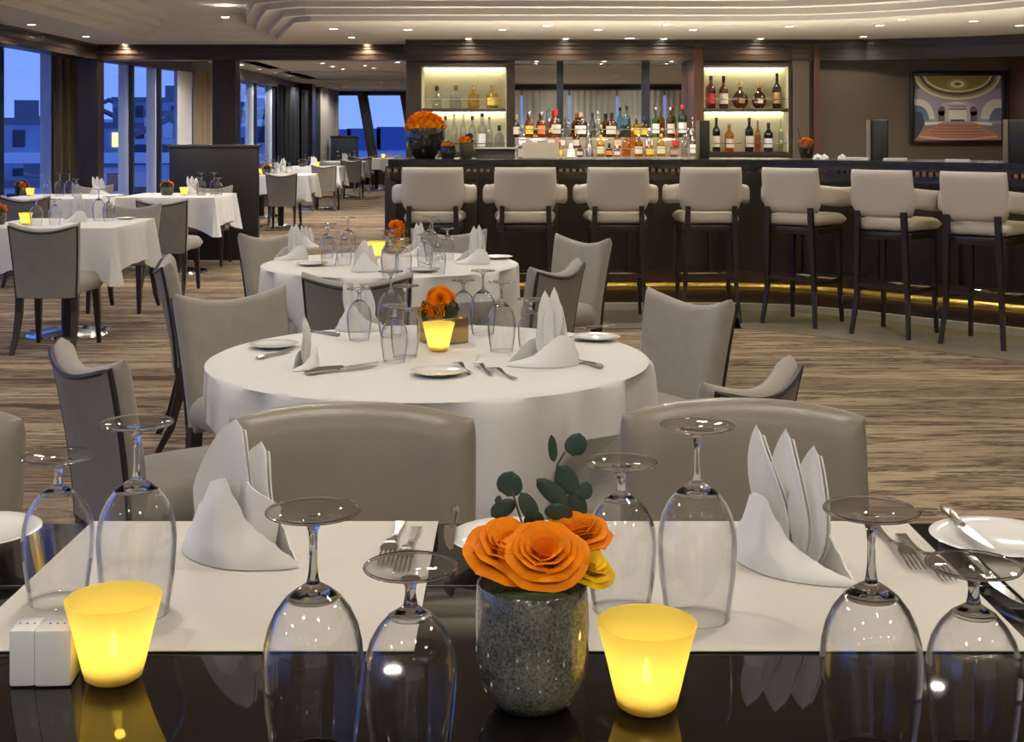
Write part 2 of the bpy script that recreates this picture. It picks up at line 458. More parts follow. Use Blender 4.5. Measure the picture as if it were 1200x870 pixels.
window(2, [(-5.03, 15.9), (-4.90, 16.9), (-4.79, 17.8), (-4.66, 18.75), (-4.62, 19.6)], zs, 2.25, label='second tall window beyond the dark header beam')
window(3, [(-4.62, 21.3), (-4.60, 22.1), (-4.58, 23.4), (-4.56, 25.1)], zs, 2.26, label='third tall window before the navy blinds')
window(4, [(-5.0, 34.0), (-4.62, 34.0), (-3.72, 34.0), (-2.62, 34.0), (-1.7, 34), (-.9, 34)], .5, 2.34, lean=-.17, wd=.26, label='slanted windows over the sea at the far end')
b = NB()
for (x0, y0), (x1, y1) in (((-5.22, 15.05), (-5.05, 15.85)), ((-4.62, 19.65), (-4.62, 21.25)), ((-4.56, 25.2), (-4.75, 34.0))):
    a, c = Vector((x0, y0)), Vector((x1, y1)); d = c-a
    box(b, ((x0+x1)/2-.06, (y0+y1)/2, 1.25), (d.length, .1, 2.5), Matrix.Rotation(math.atan2(d.y, d.x), 3, 'Z'))
struct('wall_left', b, darkwood_v)
window(5, [(4.9, -5.05), (3.7, -5.05), (2.5, -5.05), (1.3, -5.05), (.1, -5.05), (-1.1, -5.05), (-2.0, -5.05)], .9, 2.3, lean=.12, wd=.2, label='slanted windows behind the viewer, seen in the bar mirrors')

def curtain(name, label, p0, p1, z0, z1, m, folds=6, amp=.045, sway=0., group=None):
    a, c = Vector(p0), Vector(p1); t = (c-a).normalized(); o = Vector((-t.y, t.x))
    def f(u, v):
        s = math.sin(u*folds*2*PI)*amp*(1-.3*v)
        q = a+(c-a)*(u*(1-sway*math.sin(PI*min(1, (1-v)*1.4))))+o*s
        return (q.x, q.y, z0+(z1-z0)*v)
    b = NB(); sheet(b, f, folds*10, 6, .004)
    k = obj(name, b, m); return tag(k, label, 'curtain', group)
curtain('curtain', 'brown floor-length curtain gathered beside the first left window', (-5.0, 14.35), (-4.62, 14.75), .02, 2.3, curtain_m, 6)
curtain('curtain', 'pale brown curtain hanging at the end of the second left window', (-4.58, 18.9), (-4.40, 19.9), .02, 2.26, mat('light brown curtain', (.34, .27, .18), .8), 5)
curtain('curtain', 'thin white sheer curtain edging the second left window', (-4.66, 18.3), (-4.6, 18.85), .02, 2.25, mat('white sheer', (.75, .76, .8), .8), 4, .02)
curtain('blind', 'navy drawn blind, nearer of two, past the third left window', (-4.50, 25.2), (-4.48, 27.6), .02, 2.28, navy, 5, .03)
curtain('blind', 'navy drawn blind, farther of two, before the pale wall panel', (-4.47, 27.9), (-4.44, 30.4), .02, 2.28, navy, 5, .03)
b = NB(); box(b, (-4.5, 32.0, 1.25), (.06, 2.6, 2.5)); box(b, (-4.44, 33.2, 1.25), (.1, .16, 2.4)); struct('wall_far', b, mat('pale wall', (.30, .27, .24), .7))
for k, (x0, x1) in enumerate(((4.95, 3.80), (3.76, 2.62), (2.58, 1.44), (1.40, .26), (.22, -1.1))):
    curtain('curtain', 'pale curtain, %s of five reflected in the bar mirrors' % ordinal(k), (x0, -4.85), (x1, -4.85), .02, 2.4, sheer_m, 8, .05, group='pale curtains behind the viewer')

# partition by the aisle
t = thing('partition', 'low dark wooden partition standing at the aisle beside a column', 'partition', (-3.17, 14.0, 0))
boxobj('panel', (0, 0, .6), (.94, .10, 1.2), mat('black brown partition', (.012, .009, .008), .4), t, .008); boxobj('cap', (0, 0, 1.215), (.98, .14, .03), mat('partition cap', (.06, .05, .045), .25), t, .004)
t = thing('cabinet', 'dark navy cabinet under the slanted far windows', 'cabinet', (-4.06, 31.9, 0))
boxobj('body', (0, 0, .62), (.62, .4, 1.24), navy, t, .01); boxobj('top', (0, 0, 1.255), (.66, .44, .03), legwood, t, .004)

# outdoors -----------------------------------------------------------
sea_m = mat('dusk sea', (.10, .16, .30), .35, bump=.5, bscale=.4)
b = NB(); box(b, (0, 700, -16.5), (2400, 1600, 1)); struct('water_sea', b, sea_m)
quay_m = mat('quay concrete', (.42, .44, .47), .9, var=.3, vscale=.2)
bm_ = [mat('city stone', (.58, .70, .80), .9, var=.3, vscale=.3), mat('city brick', (.34, .44, .56), .9, var=.3, vscale=.3), mat('city render', (.80, .88, .94), .9, var=.2, vscale=.3)]  # blue of dusk and haze put into the wall colours
roof_m = mat('city roof', (.20, .22, .28), .9)
win_dark = mat('city window', (.03, .05, .10), .2)
win_lit = mat('lit city window', (1, .8, .4), .5, emit=(1, .75, .25), estr=1.6)
b = NB(); box(b, (-75, 110, -13), (90, 200, 5)); struct('ground_quay', b, quay_m)
pane_src = {}
def building(x, y, wdt, dep, top, k, kind, label):
    t = thing('building', label, 'building', (x, y, -10.5), math.atan2(-x, y))
    H = top+10.5
    b = NB(); box(b, (0, 0, H/2), (wdt, dep, H)); obj('wall', b, bm_[k], t, False)
    b = NB()
    if kind == 'gable':
        for sgn in (-1, 1): box(b, (sgn*wdt*.26, 0, H+wdt*.12), (wdt*.6, dep*1.04, .3), Matrix.Rotation(sgn*.46, 3, 'Y'))
    else:
        box(b, (0, 0, H+.2), (wdt*1.03, dep*1.03, .4)); box(b, (wdt*.2, 0, H+.9), (wdt*.22, dep*.3, 1.4))
    obj('roof', b, roof_m, t, False)
    nx = max(2, int(wdt/1.5)); nz = max(2, int(H/2.2))
    for i in range(nx):
        for j in range(max(0, nz-5), nz):
            lit = random.random() < .07
            key = lit
            if key not in pane_src:
                b = NB(); box(b, (0, 0, 0), (.75, .12, 1.1)); pane_src[key] = obj('window', b, win_lit if lit else win_dark, t, False); q = pane_src[key]
            else: q = meshcopy('window', pane_src[key], t)
            q.location = ((i+.5)/nx*wdt-wdt/2, -dep/2-.02, (j+.5)/nz*H+.3)
rb = random.Random(3)
CITY = [(-34, 88, 7, 7, 1.9, 1, 'flat', 'grey block with flat roof seen through the first left window'),
        (-43, 101, 9, 9, 1.6, 0, 'gable', 'gabled house at the left edge of the first window'),
        (-26.5, 70, 5, 6, -1.5, 2, 'flat', 'low pale shed beside the quay in the first window'),
        (-44, 134, 9, 9, 2.4, 0, 'gable', 'gabled house between the first and second windows'),
        (-32.2, 104, 7, 7, 1.7, 1, 'flat', 'flat dark block low in the second window'),
        (-34.0, 126, 8, 8, 4.2, 1, 'flat', 'tall dark tower block in the middle of the second window'),
        (-46, 150, 9, 8, 2.8, 2, 'gable', 'pale gabled house left of the dark tower block'),
        (-22.5, 92, 6, 7, 2.4, 2, 'flat', 'pale narrow block at right of the second window'),
        (-19.3, 74, 4.5, 5, 1.0, 0, 'gable', 'small gabled house right of the tower block'),
        (-25.5, 84, 5, 6, -.8, 2, 'flat', 'low white terminal building below the tower block'),
        (-22.5, 118, 5, 7, 3.6, 0, 'flat', 'tall grey block in the third left window'),
        (-16.0, 90, 4.4, 6, 2.2, 2, 'gable', 'pale house in the third left window'),
        (-28.0, 140, 7, 7, 3.4, 1, 'flat', 'dark block at the left of the third window')]
for c in CITY: building(*c)
b = NB(); box(b, (-22, 62, .15), (26, .6, .5)); tag(obj('gangway', b, mat('white gangway', (.9, .92, .95), .6), None, False), 'long white gangway rail crossing the dock outside the left windows', 'gangway')
b = NB()
for k in range(60): box(b, (-900+30*k, 1350, -14+rb.uniform(0, 8)), (34, 40, 22+rb.uniform(0, 6)))
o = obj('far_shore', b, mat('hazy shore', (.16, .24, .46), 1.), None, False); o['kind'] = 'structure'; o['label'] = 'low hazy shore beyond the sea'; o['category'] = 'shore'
# ------------------------------------------------------------------ the bar
bar = thing('bar_counter', 'long dark mahogany bar counter with stone top, swinging towards the room', 'bar counter')
def bar_piece(name, d0, d1, z0, z1, m, bevel=0):
    b = NB(); ribbon(b, offset(BAR, d0), offset(BAR, d1), z0, z1); return obj(name, b, m, bar, False)
bar_piece('body', .18, .74, 0.02, 1.10, darkwood_v)
bar_piece('plinth', .10, .2, 0, .055, mat('pale stone plinth', (.42, .40, .33), .3))
bar_piece('kick_board', .15, .2, .055, .17, darkwood)
bar_piece('countertop', -.065, .80, 1.118, 1.155, stone)
bar_piece('cornice', -.03, .2, 1.085, 1.119, darkwood)
bar_piece('top_rail', .10, .19, 1.0, 1.06, darkwood)
bar_piece('bottom_rail', .14, .19, .17, .30, darkwood)
# dentils under the counter
def along(path, step):
    out = []; acc = 0
    for a, c in zip(path, path[1:]):
        a, c = Vector(a), Vector(c); L = (c-a).length; t = (c-a).normalized(); s = -acc % step if acc else 0
        s = (step-acc % step) % step
        while s < L: out.append((a+t*s, t)); s += step
        acc += L
    return out
b = NB()
for p, t in along(offset(BAR, .06), .05): box(b, (p.x, p.y, 1.068), (.028, .05, .03), Matrix.Rotation(math.atan2(t.y, t.x), 3, 'Z'))
o = obj('dentil_molding', b, darkwood, bar, False); o['kind'] = 'stuff'
src = None
for p, t in along(offset(BAR, .165), .62):          # stiles between the front panels
    rot = math.atan2(t.y, t.x)
    if src is None:
        b = NB(); box(b, (0, 0, 0), (.09, .05, .72), None, .006); src = obj('stile', b, darkwood_v, bar); q = src
    else: q = meshcopy('stile', src, bar)
    q.location = (p.x, p.y, .66); q.rotation_euler = (0, 0, rot)
b = NB(); box(b, (-.95, 10.4, .56), (.05, .62, 1.08), None, .006); obj('end_panel', b, darkwood_v, bar)
rail = NB(); tube(rail, [(x, y, .20) for x, y in BAR], .026, 12); obj('foot_rail', rail, brass, bar)
src = None
for p, t in along(offset(BAR, .06), 1.05):
    if src is None:
        b = NB(); box(b, (0, .03, 0), (.03, .14, .03), None, .004); box(b, (0, .095, 0), (.09, .012, .09), None, .004); src = obj('rail_bracket', b, brass, bar); q = src
    else: q = meshcopy('rail_bracket', src, bar)
    q.location = (p.x, p.y, .20); q.rotation_euler = (0, 0, math.atan2(t.y, t.x))
# added glow line behind the rail, standing in for highlights on the brass
b = NB(); ribbon(b, offset(BAR, .125), offset(BAR, .14), .160, .170); obj('light_strip', b, mat('added amber glow', (1, .8, .3), .5, emit=(1, .72, .22), estr=5), bar, False)
for p, t in along(offset(BAR, .02), .95):  # added lamps under the overhang, there to light up the brass rail
    l = bpy.data.lights.new('added_rail_light', 'AREA'); l.shape = 'RECTANGLE'; l.size = .9; l.size_y = .02; l.energy = 1.0; l.color = (1, .80, .40)
    lo = bpy.data.objects.new('added_rail_light', l); C.objects.link(lo); lo.location = (p.x+.4*t.x, p.y+.4*t.y, 1.08); lo.rotation_euler = (0, 0, math.atan2(t.y, t.x)); lo.parent = bar
for p, t in along(offset(BAR[:-4], .95), .95):  # added up-facing lamps, hidden by the counter, to brighten the ceiling
    l = bpy.data.lights.new('added_uplight', 'AREA'); l.shape = 'RECTANGLE'; l.size = .85; l.size_y = .05; l.energy = UPLIGHT_W; l.color = (1, .88, .68)
    lo = bpy.data.objects.new('added_uplight', l); C.objects.link(lo); lo.location = (p.x+.4*t.x, p.y+.4*t.y, 1.04); lo.rotation_euler = (PI, 0, -math.atan2(t.y, t.x)); lo.parent = bar

# bar stools
def stool_proto():
    t = thing('bar_stool', 'ivory leather bar stool', 'bar stool', group='ivory bar stools along the bar')
    def back(u, v):
        x = (u-.5)*2
        hw = .235+.0*v if v > .55 else .235-.03*(.55-v)/.55
        hw = .228 - .04*max(0, (.3-v)/.3)**1.5 - .012*v
        return (x*hw, -.215-.05*v+.055*abs(x)**2.4, .79+.315*v)
    b = NB(); slab(b, back, .055, .46, .31, .05, 10, 8); obj('backrest', b, whiteleather, t)
    for s in (-1, 1):
        def arm(u, v):
            zz = .855+.135*v-.02*u
            return (s*(.195+.085*min(1, u*2.4)**.8), -.20+.37*u, zz-.01*math.sin(PI*u))
        b = NB(); slab(b, arm, .055, .38, .14, .04, 8, 5); obj('armrest', b, whiteleather, t)
    def seat(u, v): 
        x = (u-.5)*2; y = (v-.5)*2
        return (x*.215*(1+.05*y), y*.205+.01, .735+.012*(1-x*x)*(1-y*y))
    b = NB(); slab(b, seat, .085, .43, .41, .045, 8, 8); obj('seat', b, whiteleather, t)
    b = NB(); box(b, (0, 0, .668), (.41, .39, .05), None, .008); obj('seat_frame', b, legwood, t)
    for sx in (-1, 1):
        b = NB(); tube(b, [(sx*.165, -.225, .83), (sx*.17, -.215, .62), (sx*.182, -.20, .25), (sx*.205, -.235, 0)], [.024, .026, .021, .016], 4); obj('leg', b, legwood, t, False)
        b = NB(); tube(b, [(sx*.18, .17, .68), (sx*.185, .18, .3), (sx*.195, .20, 0)], [.026, .021, .016], 4); obj('leg', b, legwood, t, False)
        b = NB(); box(b, (sx*.183, -.01, .30), (.02, .37, .028)); obj('stretcher', b, legwood, t, False)
    b = NB(); tube(b, [(-.185, .178, .31), (.185, .178, .31)], .012, 8); obj('footrest', b, chrome, t)
    b = NB(); box(b, (0, -.2, .33), (.36, .018, .026)); obj('stretcher', b, legwood, t, False)
    return t
put = Stamp(stool_proto())
for i, (x, y, r, lab) in enumerate([
    (-.565, 9.56, 0, 'ivory bar stool at the left end of the bar, below the orange flower bowl'),
    (.095, 9.56, 0, 'second ivory bar stool from the left, below the pale folded menu on the bar'),
    (.755, 9.56, 0, 'third ivory bar stool from the left, before the bottle rack'),
    (1.415, 9.56, 0, 'fourth ivory bar stool from the left, last of the straight run'),
    (2.08, 9.36, -40, 'first ivory bar stool turned along the bend of the bar, its arm pointing right'),
    (2.59, 8.86, -43, 'middle of the three turned ivory bar stools on the bend of the bar'),
    (3.05, 8.44, -43, 'ivory bar stool farthest right and nearest us on the bend of the bar')]):
    put((x, y, 0.006), math.radians(r), lab)

# ------------------------------------------------------------------ chairs
def chair_proto():
    t = thing('dining_chair', 'taupe dining chair', 'chair')
    def top(x): return .765+.045*abs(x)**1.8
    def back(u, v):
        x = (u-.5)*2
        hw = .19+.03*v
        return (x*hw, -.20-.085*v**1.4+.035*abs(x)**2*(.3+.7*v), .335+(top(x)-.335)*v)
    b = NB(); slab(b, back, .062, .42, .45, .028, 10, 8); bk = obj('backrest', b, fabric, t)
    pts = []
    def bp(u, v):
        p = Vector(back(u, v)); return p+Vector((0, -.032, -.006 if v > .9 else 0))
    for k in range(9): pts.append(bp(.02, k/8*.97))
    for k in range(1, 12): pts.append(bp(.02+.96*k/12, .97))
    for k in range(9): pts.append(bp(.98, (1-k/8)*.97))
    b = NB(); tube(b, pts, .0075, 5); obj('piping', b, piping_m, bk)
    def panel(u, v):
        p = Vector(back(.03+.94*u, .02+.94*v)); return p+Vector((0, -.0345, 0))
    b = NB(); sheet(b, panel, 12, 12, .005); obj('back_panel', b, fabric_shade, bk)
    def seat(u, v):
        x = (u-.5)*2; y = (v-.5)*2
        hw = .215+.022*y
        yy = y*.215+.005-(.035*x*x if y > 0 else 0)*max(0, y)
        return (x*hw, yy, .405+.018*(1-x*x)*(1-y*y))
    b = NB(); slab(b, seat, .115, .44, .42, .05, 8, 8); obj('seat', b, fabric, t)
    for sx in (-1, 1):
        b = NB(); tube(b, [(sx*.185, .16, .36), (sx*.19, .175, .2), (sx*.195, .195, 0)], [.030, .026, .016], 4); obj('leg', b, legwood, t, False)
        b = NB(); tube(b, [(sx*.17, -.20, .36), (sx*.172, -.205, .25), (sx*.178, -.245, .1), (sx*.185, -.30, 0)], [.030, .028, .022, .016], 4); obj('leg', b, legwood, t, False)
    return t
put_chair = Stamp(chair_proto())
def chair(bx, by, fx, fy, lab, group=None, z=0.):
    """bx, by: middle of the back's top; fx, fy: the way it faces"""
    L = math.hypot(fx, fy); fx, fy = fx/L, fy/L
    return put_chair((bx+.27*fx, by+.27*fy, z), math.atan2(fy, fx)-PI/2, lab, group)
g1, g2 = 'dining chairs at the front round table', 'dining chairs at the rear round table'
chair(-1.09, 3.34, .79, .62, 'taupe dining chair at left of the front round table, its back towards us', g1)
chair(-1.00, 4.64, .66, -.75, 'taupe dining chair far left of the front round table, its padded face towards us', g1)
chair(.62, 4.52, -.84, -.54, 'taupe dining chair far right of the front round table, tall padded face lit', g1)
chair(.57, 3.06, -.79, .61, 'taupe dining chair whose curved top rises behind the right leather chair', g1)
chair(-1.52, 5.75, .96, .25, 'taupe dining chair seen edge on at left of the rear round table', g2)
chair(-1.36, 7.36, .75, -.66, 'taupe dining chair far left of the rear round table, beside the dark partition', g2)
chair(-.36, 7.55, -.1, -1, 'taupe dining chair at the back of the rear round table, before the stools', g2)
chair(.39, 7.02, -.79, -.61, 'taupe dining chair far right of the rear round table, piping down its edge', g2)
chair(.20, 5.56, -.87, .50, 'taupe dining chair near right of the rear round table, curved grey back towards us', g2)
chair(-.61, 5.17, 0, 1, 'dark backed dining chair between the two round tables', g2)
chair(-2.86, 8.02, 0, 1, 'taupe dining chair with its whole back towards us at the left front square table', 'dining chairs at the square tables')
chair(-2.96, 10.3, -.05, -1, 'taupe dining chair behind the left front square table, facing us', 'dining chairs at the square tables')
chair(-4.26, 11.5, 0, 1, 'dark backed dining chair at the near side of the window table', 'dining chairs at the square tables')
chair(-4.46, 14.0, 0, -1, 'pale dining chair behind the window table, before the brown curtain', 'dining chairs at the square tables')
chair(-2.92, 10.96, 0, 1, 'taupe dining chair with its back towards us at the square table by the partition', 'dining chairs at the square tables')
chair(-3.13, 13.72, 0, -1, 'pale dining chair standing against the dark partition', 'dining chairs at the square tables')
g3 = 'dining chairs along the aisle beyond the partition'
chair(-3.16, 18.0, 0, 1, 'dining chair with its back towards us, first past the partition on the aisle', g3)
chair(-3.22, 22.5, 0, 1, 'second dining chair along the aisle past the partition', g3)
chair(-3.26, 26.6, 0, 1, 'third dining chair along the aisle past the partition', g3)
chair(-3.44, 30.2, 0, 1, 'dining chair at the farthest aisle table under the slanted windows', g3)
chair(-2.98, 33.0, 0, -1, 'far dining chair against the slanted windows, facing us', g3)

def leather_proto():
    t = thing('leather_chair', 'taupe leather chair', 'chair')
    def back(u, v):
        x = (u-.5)*2
        hw = .222 if v > .4 else .222+.03*((.4-v)/.4)**2
        return (x*hw, -.20-.075*v+.05*abs(x)**3, .42+(.44-.022*abs(x)**2.2)*v)
    b = NB(); slab(b, back, .085, .44, .44, .05, 12, 8); obj('backrest', b, leather, t)
    def seat(u, v):
        x = (u-.5)*2; y = (v-.5)*2
        return (x*.24, y*.2+.01, .43+.012*(1-x*x)*(1-y*y))
    b = NB(); slab(b, seat, .11, .48, .40, .05, 8, 8); obj('seat', b, leather, t)
    for sx in (-1, 1):
        for sy in (-1, 1):
            b = NB(); tube(b, [(sx*.19, sy*.16, .39), (sx*.2, sy*.19, 0)], [.028, .016], 4); obj('leg', b, legwood, t, False)
    return t
put_l = Stamp(leather_proto())
put_l((-.292, 2.165, 0), PI, 'left of two round topped leather chairs across the black table', 'leather chairs across the black table')
put_l((.415, 2.20, 0), PI-.05, 'right of two round topped leather chairs across the black table', 'leather chairs across the black table')
put_l((-1.105, 2.16, 0), PI+.05, 'leather chair cut off by the left edge of the picture', 'leather chairs across the black table')

# ------------------------------------------------------------------ tables and cloths
def round_table(cx, cy, r, lab, clab, dents, seed):
    t = thing('round_table', lab, 'table', (cx, cy, 0), 0, 'round tables with long cloths')
    b = NB(); lathe(b, [(0, .728), (r-.03, .728), (r-.012, .735), (r-.012, .742), (0, .742)], 48); obj('tabletop', b, darkwood, t)
    b = NB(); lathe(b, [(.0, .73), (.05, .73), (.05, .06), (.05, .05)], 20); obj('pedestal', b, chrome, t)
    b = NB(); lathe(b, [(0, .03), (.05, .05), (.24, .02), (.26, .0), (0, 0)], 32); obj('base', b, chrome, t)
    rr = random.Random(seed)
    ph = [(rr.randint(9, 13), rr.uniform(0, 6), .5), (rr.randint(16, 21), rr.uniform(0, 6), .35), (rr.randint(5, 7), rr.uniform(0, 6), .4)]
    b = NB(); n = 180; rings = []
    prof = [(0, .746), (.5, .746), (.93, .746), (.985, .7455), (1.0, .741), (1.004, .73), (1.006, .70), (1.01, .62), (1.015, .5), (1.025, .36), (1.04, .2), (1.05, .08), (1.055, .025)]
    for q, z in prof:
        if q == 0: rings.append([b.verts.new((0, 0, z))]); continue
        ring = []
        drop = max(0., (.74-z)/.7)
        for k in range(n):
            a = 2*PI*k/n
            s = sum(math.sin(f*a+p)*wt for f, p, wt in ph)
            s = s-.45*abs(s)
            rad = r*q + .072*drop**.34*s
            for (da, wdt, dep) in dents:
                d = (a-da+PI) % (2*PI)-PI
                hz = min(1, max(0, (.62-z)/.14))
                rad -= dep*math.exp(-(d/wdt)**4)*hz
            ring.append(b.verts.new((rad*math.cos(a), rad*math.sin(a), z)))
        rings.append(ring)
    for A, B in zip(rings, rings[1:]):
        for k in range(n):
            k2 = (k+1) % n
            if len(A) == 1: b.faces.new((A[0], B[k], B[k2]))
            else: b.faces.new((A[k], A[k2], B[k2], B[k]))
    o = obj('tablecloth', b, white_cloth, None, True, (cx, cy, 0)); tag(o, clab, 'tablecloth', 'long white round tablecloths')
TB, TC = (-.227, 3.6), (-.57, 6.16)
def dent(tb, x, y, wdt=.42, dep=.17): return (math.atan2(y-tb[1], x-tb[0]) % (2*PI), wdt, dep)
round_table(*TB, .6, 'round pedestal table hidden under the front floor-length cloth', 'long white cloth on the front round table', [dent(TB, -.87, 3.5), dent(TB, -.82, 4.44), dent(TB, .39, 4.38), dent(TB, .36, 3.22)], 4)
round_table(*TC, .6, 'round pedestal table hidden under the rear floor-length cloth', 'long white cloth on the rear round table', [dent(TC, -1.26, 5.82), dent(TC, -.61, 5.44, .42, .2), dent(TC, -.04, 5.7)], 9)

def square_table(cx, cy, sx, sy, lab, clab, seed, hang=.26):
    t = thing('square_table', lab, 'table', (cx, cy, 0), 0, 'square tables under white cloths')
    b = NB(); box(b, (0, 0, .726), (sx-.05, sy-.05, .03), None, .004); obj('tabletop', b, darkwood, t)
    b = NB(); lathe(b, [(0, .715), (.045, .715), (.045, .05), (0, .05)], 16); obj('pedestal', b, legwood, t)
    b = NB(); lathe(b, [(0, .05), (.05, .05), (.27, .018), (.28, 0), (0, 0)], 28); obj('base', b, chrome, t)
    rr = random.Random(seed)
    hx, hy = sx/2+.004, sy/2+.004
    per = []      # (point, outward, nearness to a corner)
    N = 16
    cs = [(-hx, -hy), (hx, -hy), (hx, hy), (-hx, hy)]
    for k in range(4):
        a, c = Vector(cs[k]), Vector(cs[(k+1) % 4]); d = (c-a).normalized(); o = Vector((d.y, -d.x)); L = (c-a).length
        for i in range(N):
            f = (.008+.984*i/(N-1)); p = a+(c-a)*f; e = min(f, 1-f)*L
            per.append((p, o, e))
        co = (o+Vector((c-a).normalized())).normalized(); per.append((c, (o+d).normalized(), 0.0))
    b = NB(); rows = []
    topv = [b.verts.new((p.x, p.y, .7465)) for p, o, e in per]; b.faces.new(topv)
    prev = topv
    ph = rr.uniform(0, 6)
    for f in (.04, .2, .45, .7, 1.0):
        row = []
        for i, (p, o, e) in enumerate(per):
            corner = max(0., 1-e/.27)
            Lh = hang*(1+.42*corner)
            fold = math.sin(PI*min(1, max(0, corner)))
            out = (.006+.030*f)*(1-corner) + corner*(.075*f) - .085*f*fold*(1 if corner < 1 else 0) + .010*f*math.sin(i*1.9+ph)*(1-corner)
            row.append(b.verts.new((p.x+o.x*out, p.y+o.y*out, .7465-Lh*f)))
        for i in range(len(per)):
            j = (i+1) % len(per)
            b.faces.new((prev[i], row[i], row[j], prev[j]))
        prev = row
    o = obj('tablecloth', b, white_cloth, None, True, (cx, cy, 0)); tag(o, clab, 'tablecloth', 'white cloths on the square tables')
    return (cx, cy)
TD = square_table(-3.0, 8.88, .90, .96, 'square table under the left front cloth with a round base plate', 'white cloth with pointed hanging corner on the left front square table', 1)
TE = square_table(-3.25, 12.8, .92, .96, 'square table by the dark partition', 'white cloth on the square table by the dark partition', 2)
TF = square_table(-4.30, 12.55, .90, .96, 'square table by the left window and brown curtain', 'white cloth on the window table before the brown curtain', 3)
TG = square_table(-3.36, 19.1, .92, .96, 'first square table on the aisle past the partition', 'white cloth on the first aisle table past the partition', 4)
TH = square_table(-3.50, 23.5, .92, .96, 'second square table on the aisle past the partition', 'white cloth on the second aisle table past the partition', 5)
TI = square_table(-3.55, 27.6, .92, .96, 'third square table on the aisle past the partition', 'white cloth on the third aisle table past the partition', 6)
TJ = square_table(-3.22, 31.2, .80, .80, 'far square table under the slanted windows, candle on it', 'white cloth on the far table under the slanted windows', 7)
TK = square_table(-2.25, 31.4, .9, .9, 'far square table half hidden by the end of the bar', 'white cloth on the far table beside the end of the bar', 8)

# the black table in front of us
t = thing('dining_table', 'glossy black lacquered table across the foreground', 'table', (0, 1.35, 0))
boxobj('tabletop', (0, .02, .725), (2.6, 1.40, .04), tabletop_m, t, .006)
boxobj('inlay_strip', (0, .43, .7452), (2.58, .003, .0006), mat('grey inlay', (.10, .095, .09), .2), t)
for sx in (-1.1, 1.1):
    boxobj('leg', (sx, .0, .35), (.12, .5, .70), legwood, t, .006)
def mat_runner(x0, x1, lab):
    b = NB()
    def f(u, v):
        s = v*.62
        y = 1.552+s
        z = .7462
        if y > 2.071:
            d = y-2.071; y = 2.074; z = .7462-d
        return (x0+(x1-x0)*u, y, z)
    n = 24
    g = [[b.verts.new(f(j/8, i/n)) for j in range(9)] for i in range(n+1)]
    for i in range(n):
        for j in range(8): b.faces.new((g[i][j], g[i][j+1], g[i+1][j+1], g[i+1][j]))
    r = bmesh.ops.extrude_face_region(b, geom=b.faces[:])
    for v in r['geom']:
        if isinstance(v, bmesh.types.BMVert):
            v.co.z += .0012 if v.co.z > .744 else 0
            v.co.y += .0012 if v.co.y > 2.0735 else 0
    o = obj('table_runner', b, mat('cream table mat', (.61, .58, .53), .55, bump=.2, bscale=500)); tag(o, lab, 'runner', 'cream mats across the black table')
mat_runner(-.660, -.116, 'cream cloth mat on the black table under the left glasses and napkin')
mat_runner(.090, .620, 'cream cloth mat on the black table under the right napkin and forks')
mat_runner(.672, 1.2, 'cream cloth mat at the right edge of the black table, its corner showing')
# ------------------------------------------------------------------ ceiling lamps (each carries its own light)
def lamp_proto():
    t = thing('downlight', 'downlight', 'ceiling light')
    b = NB(); lathe(b, [(.036, -.001), (.055, -.004), (.056, .004), (.036, .01), (.036, -.001)], 24); obj('trim_ring', b, ring_m, t)
    b = NB(); lathe(b, [(0, .0), (.035, .0), (.035, .006), (0, .006)], 20); obj('lens', b, lens_m, t)
    return t
put_lamp = Stamp(lamp_proto())
spot_d = {}
def downlight(x, y, z, lab, group=None, power=1., size=1.):
    o = put_lamp((x, y, z), 0, lab, group, size)
    if power not in spot_d:
        l = bpy.data.lights.new('downlight_lamp', 'SPOT'); l.energy = LAMP_W*power; l.color = LAMP_C
        l.spot_size = math.radians(162); l.spot_blend = .55; l.shadow_soft_size = .045; spot_d[power] = l
    q = bpy.data.objects.new('downlight_lamp', spot_d[power]); C.objects.link(q); q.location = (x, y, z-.02)
    return o
def row(px, z, what, group, power=1., size=1.):
    for i, (a, c) in enumerate(sorted(px)):
        x, y = P(a, c, z)
        downlight(x, y, z, 'recessed downlight, %s from the left %s' % (ordinal(i), what), group, power, size)
row([(37, 29), (101, 43), (146, 52), (286, 53), (391, 34), (412, 44), (430, 52)], Z1, 'in the pale ceiling left of the bar', 'downlights left of the bar')
row([(478, 35), (589, 35), (641, 30), (701, 35), (782, 29), (812, 35), (925, 31), (1031, 30), (1057, 23), (1141, 25), (1195, 30)], Z1, 'in the pale ceiling band above the bar', 'downlights above the bar')
for i, (a, c) in enumerate([(549, 49.5), (663, 49.5), (778, 49.5), (892, 49.5), (1004, 47)]):
    x = (a-600)*13.2/F; downlight(x, 13.22 if i < 4 else 12.95, Z1, 'recessed downlight, %s from the left along the dark header over the bar' % ordinal(i), 'downlights along the header', .5)
x, y = P(738, 45, Z1); downlight(x, y, Z1, 'larger oval downlight in the ceiling over the middle of the bar', None, .3, 1.6)
x, y = P(264, 20, 2.45); downlight(x, y, 2.448, 'downlight in the raised ceiling tray at upper left', None, 1.)
for i, a in enumerate((629, 708, 787)): downlight((a-600)*13.62/F, 13.62, 2.094, 'small downlight, %s from the left under the header before the mirrors' % ordinal(i), 'downlights before the mirrors', .3, .8)
row([(283, 76), (304, 81), (323, 85), (339, 89), (378, 74), (390, 78), (402, 81), (418, 72), (428, 77), (438, 80), (466, 73), (366, 95), (388, 99), (398, 102), (407, 103.5), (440, 105), (447, 97)], 2.418, 'in the ceiling of the room beyond', 'downlights of the room beyond', 1.3, 1.2)
